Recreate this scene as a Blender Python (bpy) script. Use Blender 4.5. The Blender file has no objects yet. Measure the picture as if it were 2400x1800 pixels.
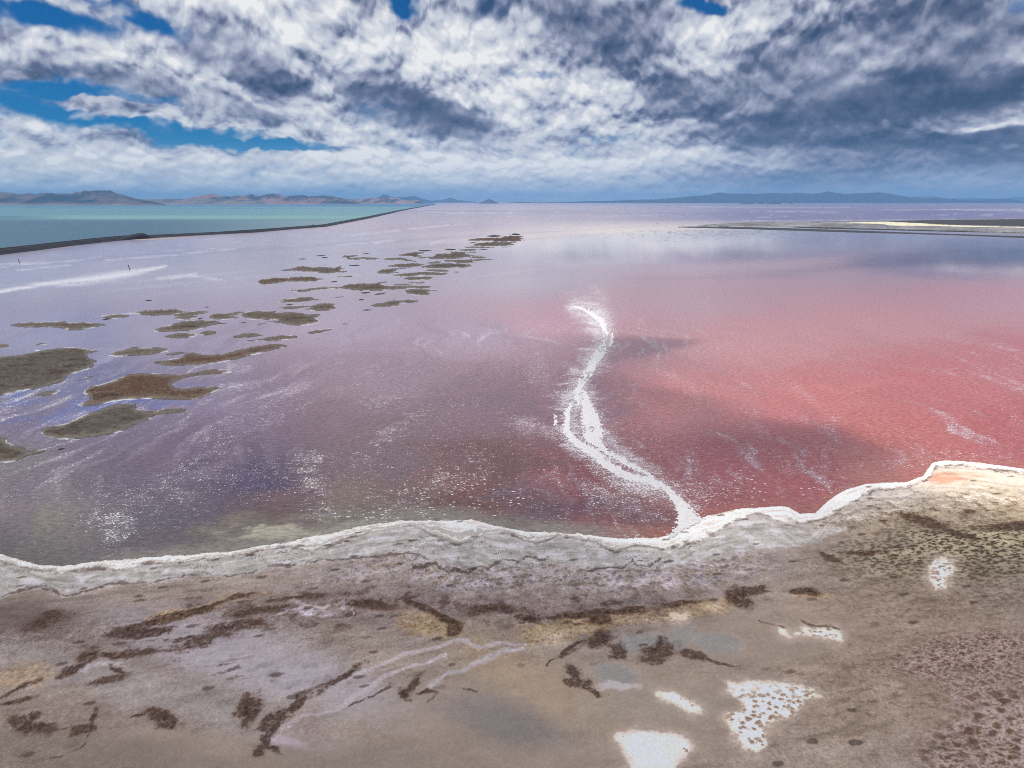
import bpy, bmesh, math, random
import numpy as np
from mathutils import Vector, geometry

# ------------------------------------------------------------------ camera, world, sun, exposure
scene = bpy.context.scene
COL = scene.collection
CAM_H = 100.0                      # height of the drone above the lake (m)
FOC = 1620.0                       # focal length in pixels of the 2400 x 1800 photograph
HORIZON = 471.0
PITCH = math.atan((900.0 - HORIZON) / FOC)
CP, SP = math.cos(PITCH), math.sin(PITCH)

cam_data = bpy.data.cameras.new('camera')
cam_data.sensor_width = 36.0
cam_data.lens = 36.0 * FOC / 2400.0
cam_data.clip_start = 0.5
cam_data.clip_end = 400000.0
cam = bpy.data.objects.new('camera', cam_data)
COL.objects.link(cam)
cam.location = (0, 0, CAM_H)
cam.rotation_euler = (math.pi / 2 - PITCH, 0, 0)
scene.camera = cam

SUN_EL = math.radians(56.0)
SUN_AZ = math.radians(-112.0)      # compass angle from +Y: the sun stands to the left, a little behind the camera
SUN_DIR = Vector((math.sin(SUN_AZ) * math.cos(SUN_EL), math.cos(SUN_AZ) * math.cos(SUN_EL), math.sin(SUN_EL)))
sun_data = bpy.data.lights.new('sun', 'SUN')
sun_data.energy = 3.2
sun_data.angle = math.radians(0.53)
sun_data.color = (1.0, 0.945, 0.865)
sun = bpy.data.objects.new('sun', sun_data)
COL.objects.link(sun)
sun.rotation_euler = (-SUN_DIR).to_track_quat('-Z', 'Y').to_euler()
sun.location = (-600, -300, 1500)

scene.view_settings.view_transform = 'Standard'
scene.view_settings.look = 'None'
scene.view_settings.exposure = 0.16
scene.view_settings.gamma = 1.0
scene.view_settings.use_curve_mapping = False
scene.render.engine = 'CYCLES'
scene.cycles.use_denoising = False
scene.cycles.filter_width = 0.95
scene.cycles.max_bounces = 6
scene.cycles.diffuse_bounces = 2
scene.cycles.glossy_bounces = 3
scene.cycles.transmission_bounces = 2
scene.cycles.volume_bounces = 1
scene.cycles.transparent_max_bounces = 12


class Graph:
    """Short hand for node trees."""
    def __init__(self, tree):
        self.t = tree
        tree.nodes.clear()

    def put(self, sock, v):
        if isinstance(v, bpy.types.NodeSocket):
            self.t.links.new(v, sock)
        elif v is not None:
            try:
                sock.default_value = v
            except TypeError:
                sock.default_value = (v, v, v)

    def node(self, kind, ins=None, **props):
        n = self.t.nodes.new(kind)
        for k, v in props.items():
            setattr(n, k, v)
        for k, v in (ins or {}).items():
            self.put(n.inputs[k], v)
        return n

    def math(self, op, a, b=None, c=None, clamp=False):
        n = self.node('ShaderNodeMath', {0: a}, operation=op, use_clamp=clamp)
        if b is not None:
            self.put(n.inputs[1], b)
        if c is not None:
            self.put(n.inputs[2], c)
        return n.outputs[0]

    def vec(self, op, a, b=None, scale=None):
        n = self.node('ShaderNodeVectorMath', {0: a}, operation=op)
        if b is not None:
            self.put(n.inputs[1], b)
        if scale is not None:
            self.put(n.inputs['Scale'], scale)
        return n.outputs['Value'] if op in ('LENGTH', 'DOT_PRODUCT') else n.outputs['Vector']

    def noise(self, vec, scale, detail=4.0, rough=0.5, lac=2.0, dist=0.0, color=False, dim='3D'):
        n = self.node('ShaderNodeTexNoise', {'Vector': vec, 'Scale': scale, 'Detail': detail, 'Roughness': rough,
                                             'Lacunarity': lac, 'Distortion': dist}, noise_dimensions=dim)
        return n.outputs['Color'] if color else n.outputs['Fac']

    def remap(self, v, a, b, c=0.0, d=1.0, smooth=True):
        n = self.node('ShaderNodeMapRange', {'Value': v, 'From Min': a, 'From Max': b, 'To Min': c, 'To Max': d},
                      interpolation_type='SMOOTHSTEP' if smooth else 'LINEAR')
        return n.outputs['Result']

    def mix(self, f, a, b, mode='MIX'):
        n = self.node('ShaderNodeMix', data_type='RGBA', blend_type=mode)
        self.put(n.inputs[0], f)
        self.put(n.inputs[6], a)
        self.put(n.inputs[7], b)
        return n.outputs[2]

    def ramp(self, f, stops):
        n = self.node('ShaderNodeValToRGB', {'Fac': f})
        e = n.color_ramp.elements
        while len(e) < len(stops):
            e.new(0.5)
        for k, (p, c) in enumerate(stops):
            e[k].position = p
            e[k].color = (*c, 1.0)
        return n.outputs['Color']


def lin(r, g, b, k=1.0):
    f = lambda c: (c / 12.92 if c <= 0.04045 else ((c + 0.055) / 1.055) ** 2.4)
    return (f(r / 255.0) * k, f(g / 255.0) * k, f(b / 255.0) * k)


def bearing(u, v):
    """Azimuth and elevation (degrees) of a direction measured on the photograph."""
    x, y = (u - 1200.0) / FOC, (900.0 - v) / FOC
    d = Vector((x, CP + y * SP, -SP + y * CP)).normalized()
    return math.degrees(math.atan2(d.x, d.y)), math.degrees(math.asin(d.z))


def build_sky():
    w = bpy.data.worlds.new('World')
    scene.world = w
    w.use_nodes = True
    g = Graph(w.node_tree)
    d = g.node('ShaderNodeTexCoord').outputs['Generated']
    sep = g.node('ShaderNodeSeparateXYZ', {0: d})
    x, y, z = sep.outputs
    zc = g.math('MAXIMUM', z, 0.0)
    az = g.math('DEGREES', g.math('ARCTAN2', x, y))
    el = g.math('DEGREES', g.math('ARCSINE', zc))
    q = g.math('ADD', zc, 0.15)
    # a band round the place, squeezed towards the horizon where clouds are seen from the side
    P = g.node('ShaderNodeCombineXYZ', {0: g.math('RADIANS', az), 1: g.math('MULTIPLY', g.math('LOGARITHM', q, 2.718), 0.36), 2: 0.0}).outputs[0]
    warp = g.vec('SUBTRACT', g.noise(P, 8.0, 4.0, 0.6, color=True, dim='2D'), (0.5, 0.5, 0.5))
    L0 = g.node('ShaderNodeCombineXYZ', {0: az, 1: el, 2: 0.0}).outputs[0]
    L = g.vec('ADD', L0, g.vec('MULTIPLY', warp, (6.0, 3.2, 0.0)))

    def blobs(items, start):
        acc = start
        for (u, v, ru, rv, rot, amp) in items:
            a, e = bearing(u, v)
            px = math.degrees(1.0 / FOC)
            m = g.node('ShaderNodeMapping', {'Vector': L, 'Location': (a, e, 0), 'Rotation': (0, 0, math.radians(rot)),
                                             'Scale': (ru * px, rv * px, 1.0)}, vector_type='TEXTURE').outputs[0]
            acc = g.math('ADD', acc, g.remap(g.vec('LENGTH', m), 0.35, 1.45, amp, 0.0))
        return acc

    # cover: below zero opens a gap of blue
    cover = blobs([
        (60, 40, 180, 26, 0, -0.9), (310, 24, 130, 20, -14, -0.85), (230, 5, 60, 12, 0, .35),
        (945, 18, 38, 30, 0, -1.05), (40, 262, 130, 52, -4, -1.0), (215, 222, 140, 16, -3, -0.8),
        (430, 312, 200, 26, -3, -1.0), (690, 340, 150, 12, -2, -0.8), (1250, 176, 60, 16, -6, -0.72),
        (1600, 6, 26, 16, 0, -0.8), (1652, 16, 30, 14, 0, -0.8), (2398, 14, 20, 20, 0, -0.5), (1430, 322, 70, 14, 4, -0.42),
        (560, 40, 40, 30, 0, .2),
        (235, 254, 130, 13, -4, 0.62), (430, 274, 170, 12, -4, 0.6), (252, 279, 55, 7, 0, 0.5), (740, 326, 150, 13, 0, 0.6),
        (165, 312, 120, 30, -8, 0.95), (40, 372, 70, 18, 0, 0.5), (20, 150, 60, 60, 0, .3), (8, 285, 14, 8, 0, .7),
        (1150, 410, 1500, 34, 0, 0.10), (1900, 200, 600, 180, 0, 0.35), (850, 120, 420, 110, 0, 0.30),
    ], 0.30)
    # shade: positive where a cloud shows its dark base
    shade = blobs([
        (130, 192, 210, 48, 0, 0.40), (565, 135, 160, 52, -22, 0.62), (470, 240, 230, 26, -6, 0.52), (330, 150, 90, 30, 0, 0.1),
        (1000, 276, 170, 40, -10, 1.0), (890, 238, 130, 40, -25, 0.42), (1130, 262, 80, 20, -10, -0.15),
        (1430, 50, 170, 70, -8, 0.52), (1590, 220, 170, 44, -8, 0.52), (1380, 120, 90, 60, 0, 0.22),
        (2080, 245, 330, 56, 8, 0.85), (2170, 120, 300, 90, 10, 0.42), (1850, 150, 120, 70, 0, 0.25),
        (2290, 326, 240, 13, 4, 0.45), (2060, 327, 180, 12, 2, 0.45), (2330, 190, 140, 24, 12, 0.42),
        (1345, 322, 60, 14, 0, 0.4), (780, 348, 38, 9, 0, 0.5), (160, 330, 100, 14, -6, 0.22), (2250, 20, 200, 40, 0, .15), (2020, 150, 480, 170, 0, 0.30), (2250, 400, 420, 60, 0, 0.75), (1750, 430, 300, 30, 0, 0.35), (750, 400, 800, 46, 0, -0.22), (1150, 365, 420, 40, 0, -0.12), (1280, 20, 160, 60, 0, 0.25),
        (1720, 92, 120, 52, 0, -0.35), (1400, 225, 80, 50, 0, -0.35), (640, 60, 230, 44, -12, -0.30), (700, 165, 130, 18, -30, -0.3),
        (520, 190, 150, 16, -22, -0.32), (2110, 285, 140, 9, 6, -0.35), (2350, 160, 100, 14, 16, -0.35), (2280, 300, 160, 7, 4, -.35),
        (1090, 120, 200, 90, 0, -0.12), (200, 100, 200, 40, -6, -0.22), (1255, 230, 90, 70, 0, -.18), (150, 300, 80, 16, 0, -.3),
        (1060, 245, 60, 18, -30, -.35),
    ], 0.0)

    n1 = g.noise(P, 7.0, 6.0, 0.56, dim='2D')
    off = g.vec('ADD', P, (-0.005, 0.030, 0.0))
    n2 = g.noise(off, 7.0, 4.0, 0.56, dim='2D')

    def billow(vec, scale):
        """Cauliflower heads: rounded lumps on rounded lumps."""
        n = g.node('ShaderNodeTexVoronoi', {'Vector': vec, 'Scale': scale, 'Detail': 2.5, 'Roughness': 0.55, 'Lacunarity': 2.2, 'Smoothness': 0.35},
                   voronoi_dimensions='2D', feature='SMOOTH_F1', normalize=True)
        return g.math('SUBTRACT', 1.0, g.math('MULTIPLY', n.outputs['Distance'], 1.7))
    Pw = g.vec('ADD', P, g.vec('MULTIPLY', warp, (0.05, 0.03, 0.0)))
    puff = billow(Pw, 20.0)
    puff2 = billow(g.vec('ADD', Pw, (-0.002, 0.011, 0.0)), 20.0)
    lump = g.math('SUBTRACT', puff, puff2)
    dens = g.math('ADD', g.math('ADD', cover, g.math('MULTIPLY', g.math('SUBTRACT', n1, 0.5), 1.5)),
                  g.math('MULTIPLY', g.math('SUBTRACT', puff, 0.5), 0.40))
    alpha = g.remap(dens, -0.55, 0.25)
    relief = g.math('SUBTRACT', n1, n2)
    thick = g.remap(dens, 0.05, 0.75)
    low = g.remap(el, 0.5, 7.5, 1.0, 0.0)             # distant cloud is flatter and paler
    shade = g.math('MULTIPLY', shade, g.math('MULTIPLY_ADD', n1, 0.9, 0.55))
    shade = g.math('DIVIDE', shade, g.math('MULTIPLY_ADD', g.math('MAXIMUM', shade, 0.0), 0.75, 1.0))
    bright = g.math('MULTIPLY_ADD', g.math('MAXIMUM', shade, 0.0), -1.1, 1.0, clamp=True)   # dark bases are smooth
    b = g.math('ADD', 0.62, g.math('MULTIPLY', relief, g.math('MULTIPLY_ADD', low, -0.6, 1.2)))
    b = g.math('ADD', b, g.math('MULTIPLY', lump, g.math('MULTIPLY', g.math('MULTIPLY_ADD', low, -0.5, 1.15), bright)))
    b = g.math('ADD', b, g.math('MULTIPLY', g.math('SUBTRACT', puff, 0.5), g.math('MULTIPLY', g.math('MULTIPLY_ADD', low, -0.14, 0.30), bright)))
    b = g.math('SUBTRACT', b, g.math('MULTIPLY', shade, g.math('MULTIPLY_ADD', thick, 0.2, 0.62)))
    b = g.math('ADD', b, g.math('MULTIPLY', low, 0.06))
    cloud = g.ramp(b, [(0.0, lin(52, 72, 104)), (0.20, lin(94, 105, 135)), (0.42, lin(154, 160, 183)), (0.60, lin(194, 200, 213)),
                       (0.85, lin(222, 224, 229)), (1.0, lin(242, 242, 242))])
    # left clouds look a little greener, right ones more violet: the blue air in front of them differs in depth
    nish = g.node('ShaderNodeTexSky', sky_type='NISHITA', sun_disc=False, sun_elevation=SUN_EL, sun_rotation=SUN_AZ,
                  altitude=1300.0, air_density=1.0, dust_density=0.3, ozone_density=3.0).outputs[0]
    blue = g.mix(1.0, nish, (0.000, 0.034, 0.066, 1.0), 'MULTIPLY')
    pale = g.mix(1.0, nish, (0.063, 0.080, 0.117, 1.0), 'MULTIPLY')
    clear = g.mix(g.remap(el, 0.3, 5.0, 0.75, 0.0), blue, pale)
    alpha = g.math('MULTIPLY', alpha, g.remap(el, 0.0, 3.0, 0.72, 1.0))
    sky = g.mix(alpha, clear, cloud)
    bg = g.node('ShaderNodeBackground', {'Color': sky, 'Strength': 0.90})
    out = g.node('ShaderNodeOutputWorld', {'Surface': bg.outputs[0]})


build_sky()

# ------------------------------------------------------------------ numbers: map projection, noise, strokes
def ground_xy(u, v, z=0.0):
    """Where the sight line through a spot of the photograph meets the level z (numpy arrays or floats)."""
    u = np.asarray(u, float)
    v = np.asarray(v, float)
    x, y = (u - 1200.0) / FOC, (900.0 - v) / FOC
    dy, dz = CP + y * SP, -SP + y * CP
    t = (CAM_H - z) / np.maximum(-dz, 1e-5)
    return x * t, dy * t


def chart_uv(X, Y, Z=0.0):
    """Chart coordinates of a place: the inverse of ground_xy."""
    dz = Z - CAM_H
    depth = Y * CP - dz * SP
    depth = np.where(depth > 1.0, depth, 1.0)
    up = Y * SP + dz * CP
    return 1200.0 + FOC * X / depth, 900.0 - FOC * up / depth


_rng = np.random.RandomState(7)
_PERM = np.concatenate([_rng.permutation(512)] * 3).astype(np.int32)
_ANG = _rng.rand(512) * 2 * np.pi
_GX, _GY = np.cos(_ANG).astype(np.float32), np.sin(_ANG).astype(np.float32)
_R1, _R2 = _rng.rand(512).astype(np.float32), _rng.rand(512).astype(np.float32)


def perlin(x, y, seed=0):
    xi, yi = np.floor(x), np.floor(y)
    xf, yf = (x - xi).astype(np.float32), (y - yi).astype(np.float32)
    xi = xi.astype(np.int64).astype(np.int32) + seed * 37
    yi = yi.astype(np.int64).astype(np.int32) + seed * 91

    def grad(ix, iy, fx, fy):
        h = _PERM[(_PERM[ix & 511] + iy) & 511]
        return _GX[h] * fx + _GY[h] * fy
    u = xf * xf * xf * (xf * (xf * 6 - 15) + 10)
    w = yf * yf * yf * (yf * (yf * 6 - 15) + 10)
    a = grad(xi, yi, xf, yf)
    b = grad(xi + 1, yi, xf - 1, yf)
    c = grad(xi, yi + 1, xf, yf - 1)
    d = grad(xi + 1, yi + 1, xf - 1, yf - 1)
    a = a + u * (b - a)
    c = c + u * (d - c)
    return (a + w * (c - a)) * 1.5


def fbm(X, Y, size, octaves=4, seed=0, gain=0.5):
    """Fractal noise about -1..1; size is the width of its largest lumps in metres."""
    out, amp, f, tot = 0.0, 1.0, 1.0 / size, 0.0
    for k in range(octaves):
        out = out + amp * perlin(X * f + 13.7 * k, Y * f - 7.1 * k, seed + 5 * k)
        tot += amp
        amp *= gain
        f *= 2.03
    return out / tot * 1.3


def cells(X, Y, size, seed=0):
    """Distance to the nearest and next scattered point (in cells), and a random number of that point."""
    x, y = X / size, Y / size
    xi, yi = np.floor(x).astype(np.int32), np.floor(y).astype(np.int32)
    f1 = np.full(x.shape, 9.0, np.float32)
    f2 = np.full(x.shape, 9.0, np.float32)
    rid = np.zeros(x.shape, np.float32)
    for i in (-1, 0, 1):
        for j in (-1, 0, 1):
            cx, cy = xi + i, yi + j
            h = _PERM[(_PERM[(cx + seed * 17) & 511] + cy) & 511]
            d = np.hypot(cx + _R1[h] - x, cy + _R2[h] - y).astype(np.float32)
            near = d < f1
            f2 = np.where(near, f1, np.minimum(f2, d))
            rid = np.where(near, _R1[(h * 7 + 3) & 511], rid)
            f1 = np.where(near, d, f1)
    return f1, f2, rid


def sstep(a, b, x):
    t = np.clip((x - a) / (b - a), 0.0, 1.0)
    return t * t * (3 - 2 * t)


def spot(U, V, cu, cv, ru, rv, rot=0.0, soft=0.35):
    """1 inside an ellipse of the chart, 0 outside, with a soft rim."""
    c, s = math.cos(math.radians(rot)), math.sin(math.radians(rot))
    du, dv = U - cu, V - cv
    return 1.0 - sstep(1 - soft, 1 + soft, np.hypot((du * c - dv * s) / ru, (du * s + dv * c) / rv))


def dist_line(U, V, pts, reach=120.0):
    """Distance on the chart to a line and the width interpolated along it; pts are (u, v, width)."""
    best = np.full(U.shape, 1e6, np.float32)
    wid = np.ones(U.shape, np.float32)
    for (u0, v0, w0), (u1, v1, w1) in zip(pts[:-1], pts[1:]):
        m = (U > min(u0, u1) - reach) & (U < max(u0, u1) + reach) & (V > min(v0, v1) - reach) & (V < max(v0, v1) + reach)
        if not m.any():
            continue
        uu, vv = U[m], V[m]
        du, dv = u1 - u0, v1 - v0
        t = np.clip(((uu - u0) * du + (vv - v0) * dv) / max(du * du + dv * dv, 1e-6), 0, 1)
        d = np.hypot(uu - u0 - t * du, vv - v0 - t * dv)
        old = best[m]
        nearer = d < old
        best[m] = np.where(nearer, d, old)
        wid[m] = np.where(nearer, w0 + t * (w1 - w0), wid[m])
    return best, wid


def line(U, V, pts, soft=0.5, reach=120.0):
    d, w = dist_line(U, V, pts, reach)
    return 1.0 - sstep(w * (1 - soft), w * (1 + soft), d)


def inside(U, V, poly):
    """Signed distance on the chart to a closed outline, positive inside."""
    pts = [(*p, 1.0) for p in poly] + [(*poly[0], 1.0)]
    us, vs = [p[0] for p in poly], [p[1] for p in poly]
    m = (U > min(us) - 60) & (U < max(us) + 60) & (V > min(vs) - 60) & (V < max(vs) + 60)
    out = np.full(U.shape, -60.0, np.float32)
    if not m.any():
        return out
    uu, vv = U[m], V[m]
    d, _ = dist_line(uu, vv, pts, 200.0)
    odd = np.zeros(uu.shape, bool)
    for (u0, v0, _), (u1, v1, _) in zip(pts[:-1], pts[1:]):
        if v0 == v1:
            continue
        cross = ((v0 > vv) != (v1 > vv)) & (uu < (u1 - u0) * (vv - v0) / (v1 - v0) + u0)
        odd ^= cross
    out[m] = np.where(odd, d, -d)
    return out


def blend(c, m, rgb):
    """Lay a colour over the colour field c where the mask m is 1."""
    m = np.clip(m, 0, 1)[..., None].astype(np.float32)
    return c + (np.asarray(rgb, np.float32) - c) * m


def crop(x0, y0, s, pts):
    return [(x0 + p[0] / s, y0 + p[1] / s, *p[2:]) for p in pts]


# ------------------------------------------------------------------ objects
def tag(o, label=None, category=None, kind=None, group=None):
    for k, v in (('label', label), ('category', category), ('kind', kind), ('group', group)):
        if v:
            o[k] = v
    return o


def mesh_object(name, verts, faces, material, parent=None, attrs=None, smooth=True):
    """verts (n,3) array, faces (m,3|4) array or list; attrs name -> (n,3) colours or (n,) numbers."""
    me = bpy.data.meshes.new(name)
    verts = np.ascontiguousarray(verts, np.float32)
    if isinstance(faces, np.ndarray):
        nf, k = faces.shape
        me.vertices.add(len(verts))
        me.vertices.foreach_set('co', verts.ravel())
        me.loops.add(nf * k)
        me.loops.foreach_set('vertex_index', np.ascontiguousarray(faces, np.int32).ravel())
        me.polygons.add(nf)
        me.polygons.foreach_set('loop_start', np.arange(0, nf * k, k, dtype=np.int32))
        me.polygons.foreach_set('loop_total', np.full(nf, k, np.int32))
    else:
        me.from_pydata(verts.tolist(), [], faces)
    me.update(calc_edges=True)
    me.polygons.foreach_set('use_smooth', np.full(len(me.polygons), smooth))
    for key, val in (attrs or {}).items():
        val = np.asarray(val, np.float32)
        if val.ndim == 2:
            a = me.attributes.new(key, 'FLOAT_COLOR', 'POINT')
            a.data.foreach_set('color', np.concatenate([val, np.ones((len(val), 1), np.float32)], 1).ravel())
        else:
            a = me.attributes.new(key, 'FLOAT', 'POINT')
            a.data.foreach_set('value', val.ravel())
    me.validate()
    me.materials.append(material)
    o = bpy.data.objects.new(name, me)
    COL.objects.link(o)
    if parent is not None:
        o.parent = parent
    return o


def grid_faces(rows, cols, wrap=False):
    i = np.arange(rows - 1)[:, None]
    j = np.arange(cols if wrap else cols - 1)[None, :]
    k = (j + 1) % cols
    return np.stack([i * cols + j, i * cols + k, (i + 1) * cols + k, (i + 1) * cols + j], -1).reshape(-1, 4)


def material(name):
    m = bpy.data.materials.new(name)
    m.use_nodes = True
    return m, Graph(m.node_tree)


def attr(g, name, out='Color'):
    return g.node('ShaderNodeAttribute', attribute_name=name).outputs[out]

# ------------------------------------------------------------------ haze
hz = 950.0
hb = 90000.0
m_haze, g = material('thin_air')
vol = g.node('ShaderNodeVolumePrincipled', {'Color': (0.235, 0.475, 0.78, 1.0), 'Density': 2.6e-5, 'Anisotropy': 0.0})
g.node('ShaderNodeOutputMaterial', {'Volume': vol.outputs[0]})
hv = np.array([(x, y, z) for z in (-6.0, hz) for x, y in ((-hb, -3000), (hb, -3000), (hb, hb), (-hb, hb))])
haze = mesh_object('haze', hv, [(3, 2, 1, 0), (4, 5, 6, 7), (0, 1, 5, 4), (1, 2, 6, 5), (2, 3, 7, 6), (3, 0, 4, 7)], m_haze, smooth=False)
tag(haze, 'thin bluish air over the lake that veils the far mountains', 'haze', 'stuff')

# ------------------------------------------------------------------ the two materials of shore and brine
m_shore, g = material('salt_and_mud')
pos = g.node('ShaderNodeNewGeometry').outputs['Position']
col = attr(g, 'col')
wet = attr(g, 'wet', 'Fac')
grit = attr(g, 'grit', 'Fac')
f1 = g.noise(pos, 1.7, 5.0, 0.65)
f2 = g.noise(pos, 6.5, 4.0, 0.7)
k = g.math('MULTIPLY_ADD', g.math('SUBTRACT', f1, 0.5), g.math('MULTIPLY_ADD', grit, 2.4, 0.15), 1.0)
k = g.math('MULTIPLY', k, g.math('MULTIPLY_ADD', g.math('SUBTRACT', f2, 0.5), g.math('MULTIPLY_ADD', grit, 2.8, 0.15), 1.0))
kc = g.node('ShaderNodeCombineXYZ', {0: k, 1: k, 2: k}).outputs[0]
base = g.mix(1.0, col, kc, 'MULTIPLY')
bump = g.node('ShaderNodeBump', {'Height': g.math('ADD', f1, g.math('MULTIPLY', f2, 0.4)), 'Strength': g.math('MULTIPLY_ADD', grit, 0.5, 0.06), 'Distance': 0.12})
bs = g.node('ShaderNodeBsdfPrincipled', {'Base Color': base, 'Roughness': g.math('MULTIPLY_ADD', wet, -0.55, 0.9),
                                         'Specular IOR Level': g.math('MULTIPLY_ADD', wet, 0.35, 0.15), 'Normal': bump.outputs[0]})
g.node('ShaderNodeOutputMaterial', {'Surface': bs.outputs[0]})

m_brine, g = material('brine')
pos = g.node('ShaderNodeNewGeometry').outputs['Position']
col = attr(g, 'col')
calm = attr(g, 'calm', 'Fac')
salt = attr(g, 'salt', 'Fac')
# salt flakes: little rafts, drawn out by the wind across the view
mp = g.node('ShaderNodeMapping', {'Vector': pos, 'Rotation': (0, 0, math.radians(-12)), 'Scale': (0.75, 1.25, 1.0)}).outputs[0]
fl = g.noise(mp, 1.6, 4.0, 0.70, dist=0.4)
fl2 = g.noise(mp, 0.33, 2.0, 0.5)
thr = g.math('MULTIPLY_ADD', salt, -0.21, 0.66)
flake = g.remap(g.math('MULTIPLY_ADD', g.math('SUBTRACT', fl2, 0.5), 0.25, fl), thr, g.math('ADD', thr, 0.05))
flake = g.math('MULTIPLY', flake, g.remap(salt, 0.02, 0.12))
wv = g.noise(g.node('ShaderNodeMapping', {'Vector': pos, 'Rotation': (0, 0, math.radians(8)), 'Scale': (0.45, 0.8, 1.0)}).outputs[0], 0.9, 4.0, 0.68)
tint = g.math('MULTIPLY_ADD', g.math('SUBTRACT', wv, 0.5), g.math('MULTIPLY_ADD', calm, -1.5, 1.9), 1.0)
tc = g.node('ShaderNodeCombineXYZ', {0: tint, 1: tint, 2: tint}).outputs[0]
base = g.mix(1.0, col, tc, 'MULTIPLY')
base = g.mix(flake, base, (0.74, 0.73, 0.75, 1.0))
bump = g.node('ShaderNodeBump', {'Height': wv, 'Strength': g.math('MULTIPLY_ADD', calm, -0.22, 0.24), 'Distance': 0.25})
rough = g.math('MULTIPLY_ADD', calm, -0.30, 0.36)
rough = g.math('ADD', rough, g.math('MULTIPLY', flake, 0.4))
bs = g.node('ShaderNodeBsdfPrincipled', {'Base Color': base, 'Roughness': rough, 'IOR': 1.37, 'Normal': bump.outputs[0]})
g.node('ShaderNodeOutputMaterial', {'Surface': bs.outputs[0]})

# ------------------------------------------------------------------ shoreline
SHORE = [(0, 1300), (50, 1314), (90, 1325), (150, 1329), (217, 1318), (325, 1310), (434, 1303), (542, 1294), (651, 1276),
         (723, 1262), (800, 1246), (860, 1232), (945, 1222), (1030, 1222), (1107, 1218), (1162, 1234), (1234, 1247),
         (1342, 1252), (1451, 1263), (1541, 1263), (1577, 1252), (1654, 1212), (1727, 1194), (1846, 1188), (1875, 1206),
         (1911, 1203), (1947, 1170), (1980, 1150), (2034, 1134), (2124, 1131), (2164, 1116), (2186, 1085), (2215, 1080),
         (2287, 1084), (2400, 1100)]
sx, sy = ground_xy([p[0] for p in SHORE], [p[1] for p in SHORE])
sx = np.concatenate([[-9000, -700], sx, [600, 9000]])
sy = np.concatenate([[2200, sy[0] + 60], sy, [sy[-1] + 40, 3500]])
s_az, s_r = np.arctan2(sx, sy), np.hypot(sx, sy)
order = np.argsort(s_az)
s_az, s_r = s_az[order], s_r[order]


def shore_offset(X, Y):
    """Metres from the waterline along the sight bearing; positive on land."""
    az = np.arctan2(X, Y)
    r = np.hypot(X, Y)
    rs = np.interp(az, s_az, s_r)
    rs = np.where(np.abs(az) > s_az[-1], 1e5, rs)
    return rs - r


# ------------------------------------------------------------------ the shore: one sheet from under the drone to the far lake bed
fine = 0.00102
az_f = np.arange(-0.86, 0.86, fine)
az_c = np.arange(0.86 + 0.05, 2 * math.pi - 0.86, 0.05)
AZ = np.concatenate([az_f, az_c])
dep_near = np.linspace(math.radians(88), math.radians(46), 24, endpoint=False)
dep_f = np.arange(math.radians(46), math.radians(14.2), -fine)
dep_far = np.geomspace(math.radians(14.1), CAM_H / 85000.0, 40)
DEP = np.concatenate([dep_near, dep_f, dep_far])
RR = CAM_H / np.tan(DEP)
GR, GA = np.meshgrid(RR, AZ, indexing='ij')
X, Y = GR * np.sin(GA), GR * np.cos(GA)
rows, cols = X.shape
U, V = chart_uv(X, Y)
front = Y > 5.0
U = np.where(front, U, -5000.0)
V = np.where(front, V, 3000.0)
off = shore_offset(X, Y)

n_big = fbm(X, Y, 60, 5, 1)
n_mid = fbm(X, Y, 14, 5, 2)
n_sml = fbm(X, Y, 3.2, 4, 3, 0.6)
n_tiny = fbm(X, Y, 0.9, 3, 4, 0.6)
n_lace = fbm(X, Y, 5.0, 6, 6, 0.62)
n_frill = fbm(X, Y, 2.6, 6, 7, 0.68)
n_fray = fbm(X, Y, 9.0, 6, 11, 0.66)
# lay direction of the flats: features are drawn out along a line a little off the shore
ct, st = math.cos(math.radians(14)), math.sin(math.radians(14))
A1, A2 = X * ct + Y * st, -X * st + Y * ct
n_str = fbm(A1 * 0.32, A2, 4.0, 5, 8, 0.6)
n_strb = fbm(A1 * 0.25, A2, 14.0, 5, 9, 0.55)


def warped(amp, size, octaves, seed, gain=0.55):
    return chart_uv(X + amp * fbm(X, Y, size, octaves, seed, gain), Y + amp * fbm(X, Y, size, octaves, seed + 40, gain))


Uw, Vw = warped(1.6, 7.0, 5, 20)              # ragged outlines
Ux, Vx = warped(3.6, 12.0, 6, 30, 0.6)        # very ragged outlines
for arr, bad in ((Uw, -5000.0), (Ux, -5000.0)):
    arr[~front] = bad

C = lambda r_, g_, b_: tuple(a_ * b_ for a_, b_ in zip(lin(r_, g_, b_, 1.0), (1.35, 1.235, 1.18)))
c = np.zeros((rows, cols, 3), np.float32) + np.asarray(C(146, 136, 127), np.float32)
grit = np.full((rows, cols), 0.42, np.float32)
wet = np.zeros((rows, cols), np.float32)
hgt = np.zeros((rows, cols), np.float32)

c = blend(c, sstep(-0.1, 0.5, n_big + 0.3 * n_mid), C(158, 146, 134))
c = blend(c, 0.5 * sstep(0.0, 0.6, n_strb), C(134, 126, 120))
c = blend(c, 0.45 * sstep(0.05, 0.5, n_str), C(160, 152, 148))
c = blend(c, 0.5 * sstep(0.15, 0.6, -n_str + 0.3 * n_sml), C(110, 100, 94))
c = blend(c, 0.30 * sstep(0.15, 0.5, n_frill), C(104, 94, 88))
c = blend(c, 0.30 * sstep(0.15, 0.5, -n_frill), C(166, 158, 154))

peb = sstep(0.30, 0.55, fbm(X, Y, 0.8, 3, 25, 0.7))
c = blend(c, 0.35 * peb, C(104, 94, 86))
c = blend(c, 0.30 * sstep(0.30, 0.55, fbm(X, Y, 0.8, 3, 26, 0.7)), C(176, 168, 162))
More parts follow.
